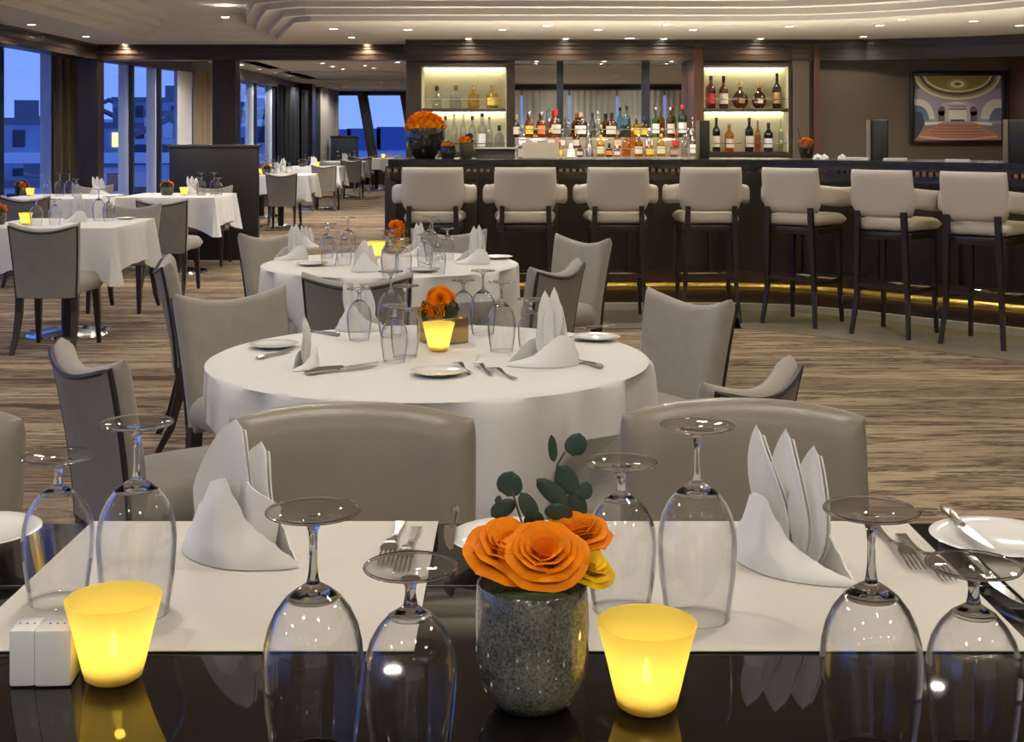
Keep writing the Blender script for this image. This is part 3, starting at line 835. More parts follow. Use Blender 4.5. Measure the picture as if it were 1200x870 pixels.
for j, y in enumerate((15.4, 17.6)):  # unseen lamps added to brighten the near end of the room beyond
    for i, x in enumerate((-4.1, -2.9, -1.7)): downlight(x, y, 2.418, 'added downlight just past the dark beam, %s from left in the %s row' % (ordinal(i), ordinal(j)), 'added downlights just past the beam', 1.3)
for i, x in enumerate((-.6, 1.2, 3.0, 4.6)): downlight(x, -4.2, 2.555, 'added downlight before the curtains behind the viewer, %s from left' % ordinal(i), 'added downlights before the curtains', 2.2)  # unseen lamps added to brighten the curtains that the mirrors reflect
for i, x in enumerate((-4.2, -2.6, -1.0, .6, 2.2, 3.8)):
    for j, y in enumerate((-2.6, -.2, 2.2, 4.6, 7.0, 9.2)):
        if x == 3.8 and y > 9: continue
        downlight(x+(.0 if j % 2 else .3), y, 2.555 if -3.4 < x else Z1, 'downlight over the dining floor, %s from left in the %s row out from the viewer' % (ordinal(i), ordinal(j)), 'downlights over the dining floor')

# ------------------------------------------------------------------ tableware
foot_m = thin_glass('crystal foot', (.97, .97, .97), 1.7, boost=.02)
def glass_proto(tall):
    t = thing('wine_glass', 'upturned wine glass', 'wine glass')
    if tall:
        bowl = [(.0400, 0), (.0430, .02), (.0470, .05), (.0494, .08), (.0497, .095), (.0482, .112), (.0440, .129), (.0370, .144), (.0270, .157), (.0170, .165), (.0090, .170), (.0056, .174)]
        stem = [(0, .1655), (.006, .167), (.0068, .171), (.0052, .178), (.0040, .19), (.0038, .208), (.0048, .222), (.0085, .231), (.018, .2365), (.034, .2395), (.0450, .2405), (.0460, .2418), (.0450, .2432), (.030, .2425), (.012, .2405), (0, .2395)]
    else:
        bowl = [(.0365, 0), (.0395, .02), (.0430, .045), (.0455, .072), (.0457, .085), (.0442, .1), (.0400, .115), (.0320, .129), (.0220, .140), (.0130, .146), (.0075, .150), (.0060, .153)]
        stem = [(0, .1445), (.0065, .146), (.0075, .15), (.0060, .157), (.0052, .163), (.0058, .170), (.0095, .177), (.020, .1825), (.036, .1855), (.0445, .1865), (.0455, .188), (.0445, .1895), (.030, .1888), (.012, .187), (0, .186)]
    # the bowl has a true wall, thin at the lip; its thick bottom belongs to the stem
    kc = [q for q in range(len(bowl)) if bowl[q][0] < .030 and q > 3][0]
    wall = bowl[:kc+1]; inner = [(r-.0009-.0006*q/len(wall), z-(.0012 if q > len(wall)-4 else 0)) for q, (r, z) in enumerate(wall)]
    b = NB(); lathe(b, inner[::-1]+wall+[inner[-1]], 56); obj('bowl', b, bowl_m, t)
    kf = [q for q in range(len(stem)) if stem[q][0] > .015][0]
    rI, zI = bowl[kc][0], bowl[kc][1]
    b = NB(); lathe(b, [(0, zI+.005), (rI*.5, zI+.0035), (rI*.85, zI+.0006), (rI-.0012, zI-.001), (rI, zI+.0002)]+bowl[kc+1:-1]+[q for q in stem[2:kf] if q[1] > bowl[-1][1]-.003]+[(0, stem[kf-1][1]+.002)], 40); obj('stem', b, solidglass, t)
    b = NB(); lathe(b, stem[kf-1:], 44)
    rf, zf = max(q[0] for q in stem), max(q[1] for q in stem)-.0014
    obj('foot', b, foot_m, t)
    b = NB(); tube(b, [((rf-.0006)*math.cos(a*2*PI/56), (rf-.0006)*math.sin(a*2*PI/56), zf) for a in range(56)], .0016, 8, True); obj('foot_rim', b, solidglass, t)
    b = NB(); R = bowl[0][0]; tube(b, [(R*math.cos(a*2*PI/40), R*math.sin(a*2*PI/40), .0008) for a in range(40)], .0008, 6, True); obj('rim', b, bowl_m, t)
    return t
tallg, shortg = Stamp(glass_proto(True)), Stamp(glass_proto(False))
GL = {}
def glass(table, kind, x, y, z, s=1.):
    o = (tallg if kind == 't' else shortg)((x, y, z), random.uniform(0, 6), None, None, s); GL.setdefault(table, []).append((o, kind)); return o
def glass_px(table, kind, px, py, tz, s=1.):
    H = (.2425 if kind == 't' else .19)*s
    x, y = P(px, py, tz+H); return glass(table, kind, x, y, tz, s)
ZT, ZM, ZC = .7456, .7486, .7475
BLK, TBn, TCn = 'the black table', 'the front round table', 'the rear round table'
for k, a, c, z in (('t', 367, 598, ZT), ('s', 481, 662, ZT), ('t', 1021, 597, ZT), ('s', 1141, 660, ZT), ('t', 160, 495, ZM), ('s', 68, 533, ZM), ('s', 728, 540, ZM), ('t', 817, 498, ZM)):
    glass_px(BLK, k, a, c, z)
for k, a, c in (('s', 421, 338), ('t', 458, 318), ('t', 474, 335), ('s', 463, 357), ('s', 543, 328), ('t', 566, 317), ('t', 588, 330), ('s', 622, 350)): glass_px(TBn, k, a, c, ZC, .8)
for k, a, c in (('s', 383, 266), ('t', 388, 262), ('s', 401, 272), ('t', 408, 255), ('s', 456, 276), ('t', 462, 270), ('s', 468, 281), ('t', 504, 254), ('t', 512, 258), ('s', 498, 275), ('s', 519, 268), ('s', 513, 280)): glass_px(TCn, k, a, c, ZC, .8)

# candles
holder_m = bpy.data.materials.new('yellow frosted glass'); holder_m.use_nodes = True
n = holder_m.node_tree; n.nodes.clear()
o_ = n.nodes.new('ShaderNodeOutputMaterial'); m1 = n.nodes.new('ShaderNodeMixShader'); m2 = n.nodes.new('ShaderNodeMixShader')
tl = n.nodes.new('ShaderNodeBsdfTranslucent'); tl.inputs[0].default_value = (1, .80, .22, 1)
df = n.nodes.new('ShaderNodeBsdfDiffuse'); df.inputs[0].default_value = (.95, .75, .16, 1)
tp = n.nodes.new('ShaderNodeBsdfTransparent'); tp.inputs[0].default_value = (1, .85, .2, 1)
m1.inputs[0].default_value = .45; m2.inputs[0].default_value = .12
n.links.new(tl.outputs[0], m1.inputs[1]); n.links.new(df.outputs[0], m1.inputs[2]); n.links.new(m1.outputs[0], m2.inputs[1]); n.links.new(tp.outputs[0], m2.inputs[2]); n.links.new(m2.outputs[0], o_.inputs[0])
def candle_proto():
    t = thing('candle_holder', 'candle', 'candle holder')
    b = NB(); lathe(b, [(0, .001), (.026, .001), (.0315, .005), (.036, .022), (.0425, .05), (.049, .075), (.0535, .0915), (.0525, .0925)], 40); obj('cup', b, holder_m, t)
    b = NB(); lathe(b, [(0, .004), (.026, .004), (.028, .02), (.006, .021), (0, .021)], 24); obj('wax', b, wax_m, t)
    b = NB(); lathe(b, [(0, .024), (.005, .03), (.006, .036), (.003, .046), (0, .054)], 12); obj('flame', b, flame_m, t)
    return t
put_candle = Stamp(candle_proto())
cl = {}
def candle(x, y, z, lab, power=1., s=1.):
    o = put_candle((x, y, z), 0, lab, None, s)
    if power:
        if power not in cl:
            l = bpy.data.lights.new('candle_flame', 'POINT'); l.energy = CANDLE_W*power; l.color = (1, .80, .36); l.shadow_soft_size = .006; cl[power] = l
        q = bpy.data.objects.new('candle_flame', cl[power]); C.objects.link(q); q.location = (x, y, z+.058*s)
CANDLE_W = .14
x, y = P(133, 796, ZT); candle(x, y, ZT, 'lit yellow candle cup beside the salt and pepper on the black table')
x, y = P(758, 830, ZT); candle(x, y, ZT, 'lit yellow candle cup right of the rose vase on the black table')
x, y = P(514, 411, ZC); candle(x, y, ZC, 'lit yellow candle cup in the middle of the front round table', 1., .85)
x, y = P(441, 302, ZC); candle(x, y, ZC, 'lit yellow candle cup in the middle of the rear round table', 1., .85)
candle(-3.22, 8.70, ZC, 'lit yellow candle cup on the left front square table beside a dark pot', 1., .85)
candle(-3.18, 12.75, ZC, 'small lit candle cup on the square table by the partition', 1., .85)
candle(-4.62, 12.6, ZC, 'small lit candle on the window table', 1., .85)
candle(-3.66, 18.98, ZC, 'lit candle cup on the first aisle table past the partition', 1.5, .95)
candle(-4.55+.62, 21.2, ZC, 'lit candle cup glowing behind the first aisle table', 1.5, .95)
candle(-3.46, 23.3, ZC, 'lit candle cup on the second aisle table past the partition', 1.5, .95)
candle(-3.06, 31.2, ZC, 'lit candle cup on the far table under the slanted windows', 1.5, 1.)
TL = square_table(-4.05, 21.25, .9, .9, 'square table behind the first aisle table', 'white cloth on the table behind the first aisle table', 12)

# plates and cutlery
def plate_proto():
    t = thing('plate', 'plate', 'plate')
    b = NB(); lathe(b, [(0, .0), (.05, 0), (.056, .003), (.075, .008), (.092, .0135), (.0935, .0145), (.092, .0152), (.072, .0105), (.056, .0065), (0, .005)], 44); obj('dish', b, porcelain, t); return t
put_plate = Stamp(plate_proto())
def plate(x, y, z, lab, s=1.): put_plate((x, y, z), 0, lab, 'white bread plates', s)
plate(.722, 1.95, ZT, 'white bread plate with a knife across it at the right of the black table', 1.06)
plate(.0, 1.955, ZT, 'white bread plate half hidden behind the orange roses', 1.0)
plate(-.808, 1.985, ZT, 'white bread plate cut by the left edge on the black table', 1.0)
for a, c, lab in ((514, 439, 'white bread plate at the near edge of the front round table'), (321, 407, 'white bread plate at the left of the front round table'), (699, 398, 'white bread plate at the right of the front round table')):
    x, y = P(a, c, ZC); plate(x, y, ZC, lab, .76)
for a, c, lab in ((366, 311, 'white bread plate near left on the rear round table'), (497, 318, 'white bread plate near middle on the rear round table'), (583, 303, 'white bread plate at the right of the rear round table')):
    x, y = P(a, c, ZC); plate(x, y, ZC, lab, .8)
plate(-2.72, 9.25, ZC, 'small plate at the far right corner of the left front square table', .8)
plate(-2.95, 13.1, ZC, 'small plate on the square table by the partition', .8)
def fork_proto():
    t = thing('fork', 'fork', 'fork', group='silver forks')
    def f(u, v):
        L = .205; y = v*L-.10
        w = .0085-.0045*math.sin(PI*min(1, v*1.6)) if v < .62 else .004+.0085*min(1, (v-.62)/.12)
        z = .004+.010*math.sin(PI*min(1, max(0, (v-.35)/.62)))**2
        return ((u-.5)*2*w, y, z)
    b = NB(); sheet(b, lambda u, v: f(u, v*.78), 4, 22, .0025); obj('handle', b, silver, t)
    for k in range(4):
        b = NB(); x0 = (k-1.5)*.0066
        tube(b, [(x0*.95, .0595, .0095), (x0, .075, .008), (x0, .092, .004), (x0*.96, .105, .0035)], [.0019, .0017, .0015, .0008], 6); obj('tine', b, silver, t)
    return t
def knife_proto():
    t = thing('knife', 'knife', 'knife', group='silver knives')
    b = NB(); tube(b, [(0, -.105, .0055), (0, -.09, .006), (0, -.05, .006), (0, -.02, .0055), (0, -.008, .005)], [.004, .0075, .0065, .005, .0048], 8); obj('handle', b, silver, t)
    b = NB(); sheet(b, lambda u, v: (-.006+u*(.015*(1-v**3)+.003), -.008+v*.115, .005), 3, 12, .0018); obj('blade', b, silver, t)
    return t
put_fork, put_knife = Stamp(fork_proto()), Stamp(knife_proto())
put_fork((.562, 1.93, ZM), PI+.03, 'silver fork nearer the napkin on the right cream mat')
put_fork((.590, 1.885, ZM), PI+.03, 'silver fork at the outer edge of the right cream mat')
put_fork((-.176, 1.95, ZM), PI-.03, 'silver fork on the left cream mat behind the short glass')
put_fork((-.150, 1.92, ZM), PI-.03, 'silver fork at the right edge of the left cream mat')
put_knife((.684, 1.985, ZT+.0135), PI, 'silver knife lying across the right bread plate')
put_knife((-.090, 1.98, ZT+.014), PI, 'silver knife lying on the bread plate behind the roses')
put_knife((.655, 1.80, ZT), PI, 'silver knife on bare black table right of the right mat')
def lay(put, a, c, lab, s, z=ZC, extra=0.):
    x0, y0 = P(*a, z); x1, y1 = P(*c, z)
    put(((x0+x1)/2, (y0+y1)/2, z+extra), math.atan2(y1-y0, x1-x0)-PI/2, lab, None, s)
lay(put_knife, (357, 440), (443, 430), 'large silver knife at the near left of the front round table', 1.0)
lay(put_knife, (362, 437), (446, 427), 'second silver knife beside the large one at near left of the front round table', .95)
lay(put_fork, (555, 441), (530, 424), 'silver fork beside the near plate on the front round table', .8)
lay(put_fork, (580, 444), (554, 424), 'middle silver fork of three on the front round table', .8)
lay(put_fork, (606, 446), (572, 432), 'outer silver fork of three on the front round table', .8)
lay(put_knife, (702, 431), (664, 421), 'silver knife at the right of the front round table', .9)
lay(put_knife, (390, 393), (366, 389), 'dark silver knife at the back left of the front round table', .8)
lay(put_knife, (300, 422), (345, 411), 'thin silver knife below the left plate of the front round table', .8)
lay(put_knife, (690, 390), (722, 386), 'small silver knife on the right plate of the front round table', .7, ZC, .011)
lay(put_fork, (640, 402), (676, 399), 'silver fork near the right napkin of the front round table', .8)
lay(put_knife, (510, 316), (484, 309), 'small silver knife on the near plate of the rear round table', .7, ZC, .012)

# napkins
REAR = [[.01, .05, .085, .085, .08, .078, .072, .058, .036, .015, .006], [.01, .07, .12, .12, .10, .09, .085, .07, .05, .02, .006], [.010, .030, .055, .07, .075, .075, .07, .06, .045, .025, .006]]
CUFF = [[.010, .055, .100, .098, .070, .046, .034, .026, .018, .012, .006], [.008, .040, .078, .112, .118, .088, .060, .046, .034, .020, .006], [.006, .012, .018, .026, .040, .058, .076, .084, .080, .066, .030]]
def curve(u, tab):
    q = u*(len(tab)-1); k = min(int(q), len(tab)-2); f = q-k; f = f*f*(3-2*f)
    return tab[k]*(1-f)+tab[k+1]*f
def napkin_proto(kind):
    t = thing('napkin', 'folded napkin', 'napkin')
    rr = random.Random(kind)
    if kind == 0: tips = [(-.066, .004, .190, .027), (-.022, .006, .190, .030), (.022, .004, .172, .031)]
    elif kind == 1: tips = [(-.014, .004, .196, .056), (.026, .002, .166, .042)]
    else: tips = [(.008, .006, .205, .026), (.036, .010, .212, .027), (.052, .016, .17, .024)]
    for i, (tx, ty, tz, w) in enumerate(tips):
        bx = (-.024+.022*i, -.046+.050*i, .008+.014*i)[kind]
        def f(u, v):
            x = (u-.5)*2
            ww = w*(.34+.66*math.sin(PI*min(1, v*1.02)**.8)**.9)*(1-v**6)**.5 if kind != 1 else w*(.4+.6*min(1, v*2.2))*max(0, 1-v)**.55*1.25
            if kind == 2: ww *= 1+.12*math.sin(9*v+i*2)
            cx = bx+(tx-bx)*v**1.1
            return (cx+x*ww, .010+ty*v+.004*i-.016*abs(x)**1.6*(.3+.7*v)*(1-v**4)+.003*math.sin(6*v+i), .012+(tz-.012)*v)
        b = NB(); sheet(b, f, 8, 16, .0022); obj('petal', b, napkin_m, t)
        def g(u, v):     # a second layer tucked just behind, its edge showing
            p = f(.5+(u-.5)*.92, v*.95); return (p[0]+.004, p[1]+.006, p[2]-.006*v)
        b = NB(); sheet(b, g, 8, 12, .0022); obj('inner_fold', b, napkin_m, t)
    # the collar: a long boat-shaped cuff, high at the back left, low at its right tip
    def front(u, v):
        bx = -.100+.200*u; by = -.046*math.sin(PI*u)**.8
        hz = curve(u, CUFF[kind])
        tx = bx+.010*math.sin(PI*u); ty = by+.022*math.sin(PI*u)+.004
        q = v
        return (bx+(tx-bx)*q, by+(ty-by)*q**1.6, .0005+hz*q)
    b = NB(); sheet(b, front, 28, 8, .003); obj('cuff', b, napkin_m, t)
    def rear(u, v):
        bx = -.098+.196*u; by = .042*math.sin(PI*u)**.9
        hz = curve(u, REAR[kind])
        return (bx+.010*v*math.sin(PI*u), by-.022*v*math.sin(PI*u)+.004*math.sin(9*u)*v, .0005+hz*v)
    b = NB(); sheet(b, rear, 28, 8, .003); obj('cuff', b, napkin_m, t)
    if kind == 1:       # rolled layer curling to the right inside the cuff
        def lap(u, v):
            a = -2.4+3.6*u; r = .030-.010*u
            return (.034+.010*v+r*math.cos(a), .004+r*.7*math.sin(a), .02+(.095-.05*u)*v)
        b = NB(); sheet(b, lap, 20, 8, .002); obj('inner_fold', b, napkin_m, t)
    return t
nk = [Stamp(napkin_proto(k)) for k in range(3)]
nk[0]((.390, 1.838, ZM), -.78, 'white napkin folded into three upright petals on the right cream mat')
nk[1]((-.392, 1.885, ZM), -.42, 'white napkin folded into a tall leaning point on the left cream mat', None, 1.0)
def nap(k, a, c, r, lab, s=1.): 
    x, y = P(a, c, ZC); nk[k]((x, y, ZC), r, lab, None, s)
nap(2, 636, 428, .1, 'white napkin with two upright ears at right of the front round table', .95)
nap(2, 358, 431, 1.2, 'narrow white napkin standing at the left of the front round table', .62)
nap(0, 424, 387, .2, 'white napkin spread like a fan at the back left of the front round table', .80)
nap(2, 341, 304, .3, 'white napkin at the left edge of the rear round table', .82)
nap(0, 362, 290, .6, 'white napkin behind the glasses at the left of the rear round table', .62)
nap(1, 430, 318, .2, 'flat white napkin near the candle on the rear round table', .7)
nap(2, 487, 300, .2, 'tall white napkin right of the candle on the rear round table', .8)
nap(2, 553, 309, -.2, 'white napkin with upright ears at right of the rear round table', .85)
for x, y, k, lab in ((-2.98, 8.95, 2, 'white napkin on the left front square table'), (-3.15, 13.0, 0, 'white napkin on the square table by the partition'), (-4.05, 12.9, 0, 'white napkin on the window table'),
                  (-3.42, 19.3, 0, 'white napkin on the first aisle table past the partition'), (-3.72, 21.2, 2, 'white napkin on the table behind the first aisle table'), (-3.55, 23.6, 0, 'white napkin on the second aisle table'), (-3.5, 27.6, 0, 'white napkin on the third aisle table'), (-2.25, 30.9, 0, 'white napkin on the far table by the end of the bar')):
    nk[k]((x, y, ZC), random.uniform(-.4, .4), lab, None, .95)
for tn, lst in {'the left front square table': [('s', -3.12, 8.62), ('s', -3.02, 8.68), ('t', -2.86, 9.1), ('s', -2.78, 9.06)],
                'the square table by the partition': [('t', -3.0, 12.7), ('t', -2.9, 12.8), ('s', -2.84, 12.72), ('s', -3.06, 12.9)],
                'the window table': [('s', -4.42, 12.5), ('t', -4.33, 12.6), ('t', -4.25, 12.6), ('s', -4.13, 12.45)],
                'the first aisle table': [('t', -3.44, 19.0), ('t', -3.32, 19.05), ('s', -3.22, 19.0), ('s', -3.5, 19.28)],
                'the table past the first aisle one': [('t', -4.1, 21.2), ('t', -4.0, 21.3), ('s', -3.9, 21.3), ('t', -3.8, 21.4)],
                'the second aisle table': [('t', -3.35, 23.4), ('s', -3.62, 23.4), ('t', -3.7, 23.5)],
                'the third aisle table': [('t', -3.3, 27.5), ('s', -3.4, 27.5), ('t', -3.65, 27.5)],
                'the far table by the bar': [('t', -2.4, 30.8), ('t', -2.15, 30.8), ('s', -2.3, 30.8)]}.items():
    for k, x, y in lst: glass(tn, k, x, y, ZC, .9)
for tn, lst in GL.items():
    if tn != BLK:
        for it in range(30):          # nudge glasses that would touch
            for a in range(len(lst)):
                for c in range(a):
                    A, B_ = lst[a][0], lst[c][0]; d = A.location-B_.location; d.z = 0
                    need = .103*A.scale.x
                    if d.length < need:
                        d = d.normalized() if d.length > 1e-4 else Vector((1, 0, 0)); e_ = (need-(A.location-B_.location).xy.length)/2
                        A.location += d*e_; B_.location -= d*e_
    lst.sort(key=lambda q: project(q[0].location)[0])
    for i, (o, k) in enumerate(lst):
        o['label'] = 'upturned %s wine glass, %s from left on %s' % ('long stemmed' if k == 't' else 'short stemmed', ordinal(i), tn); o['group'] = 'upturned wine glasses on '+tn

# salt and pepper
for i, (px, lab) in enumerate(((24, 'narrow square white porcelain shaker, left of the pair beside the candle'), (60, 'wider square white porcelain shaker, right of the pair beside the candle'))):
    x, y = P(px, 806, ZT)
    t = thing('salt_shaker' if i else 'pepper_shaker', lab, 'shaker', (x, y+.021, ZT), .06, 'porcelain shaker pair')
    w_ = .041 if i else .029
    boxobj('body', (0, 0, .0315), (w_, .042, .063), porcelain, t, .004)
    b = NB()
    for k in range(3): lathe(b, [(0, .0633), (.0014, .0633), (.0014, .0625), (0, .0625)], 8, ((k-1)*.008, 0, 0))
    obj('holes', b, mat('dark hole', (.02, .02, .02), .6), t)

# ------------------------------------------------------------------ flowers
vase_m = mat('speckled smoke glass', (.07, .075, .065), .12, coat=.6)
n = vase_m.node_tree; bs = n.nodes['Principled BSDF']; tcn = n.nodes.new('ShaderNodeTexCoord')
v1 = n.nodes.new('ShaderNodeTexNoise'); v1.inputs['Scale'].default_value = 330; v1.inputs['Detail'].default_value = 4
v2 = n.nodes.new('ShaderNodeTexNoise'); v2.inputs['Scale'].default_value = 28
r1 = n.nodes.new('ShaderNodeValToRGB'); r1.color_ramp.elements[0].position = .36; r1.color_ramp.elements[0].color = (.050, .050, .040, 1); r1.color_ramp.elements[1].position = .66; r1.color_ramp.elements[1].color = (.27, .27, .215, 1)
ma = n.nodes.new('ShaderNodeMath'); ma.operation = 'MULTIPLY_ADD'; ma.inputs[1].default_value = .35
mb = n.nodes.new('ShaderNodeMath'); mb.operation = 'MULTIPLY'; mb.inputs[1].default_value = .65
n.links.new(tcn.outputs['Object'], v1.inputs['Vector']); n.links.new(tcn.outputs['Object'], v2.inputs['Vector'])
n.links.new(v1.outputs[0], mb.inputs[0]); n.links.new(v2.outputs[0], ma.inputs[0]); n.links.new(mb.outputs[0], ma.inputs[2]); n.links.new(ma.outputs[0], r1.inputs[0]); n.links.new(r1.outputs[0], bs.inputs['Base Color'])
VX, VY = .0215, 1.410
t = thing('vase', 'dark speckled glass vase holding orange roses on the black table', 'vase', (VX, VY, ZT))
b = NB(); lathe(b, [(0, 0), (.030, 0), (.038, .003), (.050, .016), (.0575, .034), (.0608, .06), (.0612, .09), (.0602, .115), (.0592, .131), (.058, .1325), (.0565, .131), (.057, .11), (.0565, .06), (.045, .02), (0, .014)], 56); obj('body', b, vase_m, t)
b = NB(); lathe(b, [(0, .105), (.0555, .105), (.0555, .10), (0, .10)], 32); obj('floral_foam', b, mat('floral foam', (.06, .10, .03), .9, bump=.5), t)
def rose_m(name, c): return mat(name, c, .6, spec=.15, var=.16, vscale=40, bump=.15, bscale=120)
orange_r = rose_m('orange petals', (.90, .25, .001)); yellow_r = rose_m('yellow petals', (.92, .52, .01)); deep_r = rose_m('deep orange petals', (.78, .17, .001))
def rose(x, y, z, R, tilt, az, lab, m, seed, n_out=5, moremats=None):
    rr = random.Random(seed)
    t = thing('rose', lab, 'rose', (x, y, z), az)
    t.rotation_euler = (tilt, 0, az)
    layers = [(2, .13, .34, .92), (3, .22, .50, .97), (4, .34, .64, .98), (5, .47, .80, .92), (5, .58, .95, .80), (n_out, .64, 1.10, .62)]
    a0 = 0
    for li, (cnt, r0, r1, h) in enumerate(layers):
        a0 += .7
        for k in range(cnt):
            aa = a0+2*PI*k/cnt+rr.uniform(-.15, .15); span = 2*PI/cnt*1.45; jr = rr.uniform(.94, 1.06); jh = rr.uniform(.93, 1.05)
            curl = .02+.05*li
            def f(u, v):
                s = (u-.5)*2
                a = aa+s*span/2*(.55+.45*math.sin(PI*min(1, .25+.6*v)))
                r = R*jr*(r0*.55+(r1-r0*.55)*v**(1.4-.12*li))+R*curl*max(0, v-.75)*4*(1-.3*abs(s))
                zz = R*(h*jh*1.0*(v**.9)*(1-.16*abs(s)**2.2*v)-.62)+R*.03*math.sin(5*s+aa*7)*v*v-R*curl*max(0, v-.8)**1.2*5*(.4 if li < 4 else 1.0)
                return (r*math.cos(a), r*math.sin(a), zz)
            b = NB(); sheet(b, f, 8, 8, .0006); obj('petal', b, m if li else (moremats or m), t)
    b = NB(); tube(b, [(0, 0, -.6*R), (0, 0, -.9*R)], [R*.4, .003], 8); obj('calyx', b, mat('rose green', (.10, .18, .04), .6), t)
    return t
rose(.000, 1.392, .920, .0385, .35, .5, 'orange rose at the left of the dark vase', orange_r, 1, 5, deep_r)
rose(.034, 1.368, .923, .0350, .52, .0, 'orange rose open towards us at the front of the dark vase', orange_r, 2, 5, deep_r)
rose(.068, 1.432, .925, .0320, .15, -.5, 'orange rose at the back right of the dark vase', orange_r, 3, 5, deep_r)
rose(.080, 1.385, .906, .0240, .5, .9, 'small yellow rose at the right rim of the dark vase', yellow_r, 4, 4)
leaf_m = mat('eucalyptus green', (.040, .085, .062), .55, var=.25, vscale=30)
stem_m = mat('eucalyptus stem', (.10, .12, .06), .6)
def leaf(parent, c, a, bb, yaw, pitch, roll, cup=.15):
    R3 = Matrix.Rotation(yaw, 3, 'Z') @ Matrix.Rotation(pitch, 3, 'X') @ Matrix.Rotation(roll, 3, 'Y')
    def f(u, v):
        s = (u-.5)*2
        w_ = a*math.sqrt(max(0, 1-(2*v-1)**2))*(1-.12*(2*v-1))
        p = R3 @ Vector((s*w_, cup*a*(s*s), (v-.5)*2*bb))
        return (c[0]+p.x, c[1]+p.y, c[2]+p.z)
    b = NB(); sheet(b, f, 6, 8, .0006); obj('leaf', b, leaf_m, parent)
def sprig(lab, Y, stem, leaves):
    x0, z0 = XZ(*stem[0], Y); t = thing('eucalyptus_sprig', lab, 'foliage', (x0, Y, z0))
    def loc(px, py, dy=0): 
        xx, zz = XZ(px, py, Y); return (xx-x0, dy, zz-z0)
    b = NB(); tube(b, [loc(*s) for s in stem], .0014, 6); obj('stem', b, stem_m, t)
    for (px, py, a, h, yaw, pit, roll, dy) in leaves:
        k = Y/F; leaf(t, loc(px, py, dy), a*k, h*k, yaw, pit, roll)
sprig('tall right eucalyptus sprig rising behind the roses', 1.45, [(640, 660), (644, 610), (650, 570), (653, 545), (662, 530)],
      [(648, 526, 6, 17, .5, .1, -.18, 0), (676, 523, 14, 14, .3, .1, .3, .005), (664, 562, 13, 21, .2, .2, -.5, -.005), (686, 577, 9.5, 11, .2, .0, .15, .005), (646, 575, 12, 23, -.2, .2, -.85, -.008), (676, 596, 13, 20, .3, .1, -.25, .006), (655, 600, 17, 12, .1, .3, .3, -.006)])
sprig('low left eucalyptus sprig behind the roses', 1.44, [(620, 660), (614, 620), (606, 595), (600, 575)],
      [(597, 568, 15.5, 15.5, -.2, .1, .2, 0), (590, 598, 11, 17, .1, .2, 1.0, .004), (619, 592, 10, 19, .2, .1, -.5, -.005), (584, 586, 4, 5, 0, 0, .4, 0), (626, 612, 12, 13, 0, .3, .2, .004)])

# small arrangements elsewhere
dome_parts = {}
def bloom_mesh(m, key):
    if key in dome_parts: return dome_parts[key]
    b = NB()
    for k in range(4):
        r0 = .25+.25*k; cnt = 3+2*k
        for q in range(cnt):
            aa = 2*PI*q/cnt+k
            def f(u, v):
                s = (u-.5)*2; a = aa+s*PI/cnt*1.4
                r = (r0*.5+r0*.6*v); return (r*math.cos(a), r*math.sin(a), (.95-.17*k)*v**.8-.45-.15*max(0, v-.7)*k)
            sheet(b, f, 3, 3)
    o = obj('blossom', b, m, None); dome_parts[key] = o
    return o
def dome(t, cx, cy, cz, R, nb, mats_, seed, s=.3, flat=.8):
    rr = random.Random(seed)
    for i in range(nb):
        f = i/max(1, nb-1); ph = math.acos(1-f*.98); a = i*2.39996
        d = Vector((math.sin(ph)*math.cos(a), math.sin(ph)*math.sin(a), math.cos(ph)*flat))
        key, m = mats_[i % len(mats_) if rr.random() < .75 else rr.randrange(len(mats_))]
        srcb = bloom_mesh(m, key)
        if srcb.parent is None: q = srcb; q.parent = t
        else: q = meshcopy('blossom', srcb, t)
        q.location = (cx+d.x*R*.85, cy+d.y*R*.85, cz+d.z*R*.85)
        q.rotation_euler = d.to_track_quat('Z', 'Y').to_euler(); q.scale = (R*s*rr.uniform(.85, 1.15),)*3
OR = ('o', orange_r); DR = ('d', deep_r); YR = ('y', yellow_r); GR = ('g', mat('foliage green', (.05, .09, .03), .6, var=.3, vscale=30)); PK = ('p', mat('dusty pink petals', (.45, .17, .09), .6)); BK = ('b', mat('dark berries', (.03, .025, .03), .5))
bowl_dark = mat('dark glazed bowl', (.018, .017, .014), .08, coat=.8)
ZB = 1.156
x = (498-600)*10.25/F
t = thing('flower_bowl', 'big dark round bowl of orange roses at the left end of the bar', 'flower bowl', (x, 10.28, ZB))
b = NB(); lathe(b, [(0, 0), (.08, 0), (.115, .03), (.145, .09), (.156, .15), (.155, .20), (.148, .235), (.14, .235), (.145, .19), (.14, .1), (0, .05)], 40); obj('bowl', b, bowl_dark, t)
dome(t, 0, 0, .225, .165, 60, [OR, OR, OR, DR, YR], 4, .26, .92)
x = (525-600)*10.2/F
x = (525-600)*10.06/F
t = thing('flower_pot', 'small dark round pot of orange flowers beside the big bowl', 'flower pot', (x, 10.06, ZB))
b = NB(); lathe(b, [(0, 0), (.045, 0), (.052, .012), (.06, .06), (.055, .10), (.048, .10), (0, .08)], 28); obj('pot', b, bowl_dark, t)
dome(t, 0, 0, .095, .055, 18, [OR, PK, GR], 5, .4)
x = (546.5-600)*10.2/F
t = thing('flower_vase', 'small brown speckled vase of orange flowers with dark berries on the bar', 'flower vase', (x, 10.2, ZB))
b = NB(); lathe(b, [(0, 0), (.04, 0), (.055, .02), (.058, .08), (.056, .125), (.05, .125), (0, .1)], 28); obj('vase', b, mat('brown speckled glaze', (.10, .075, .045), .3, var=.4, vscale=80), t)
dome(t, -.005, 0, .13, .06, 16, [OR, OR, BK], 6, .4); dome(t, .025, 0, .17, .03, 8, [BK], 7, .5)
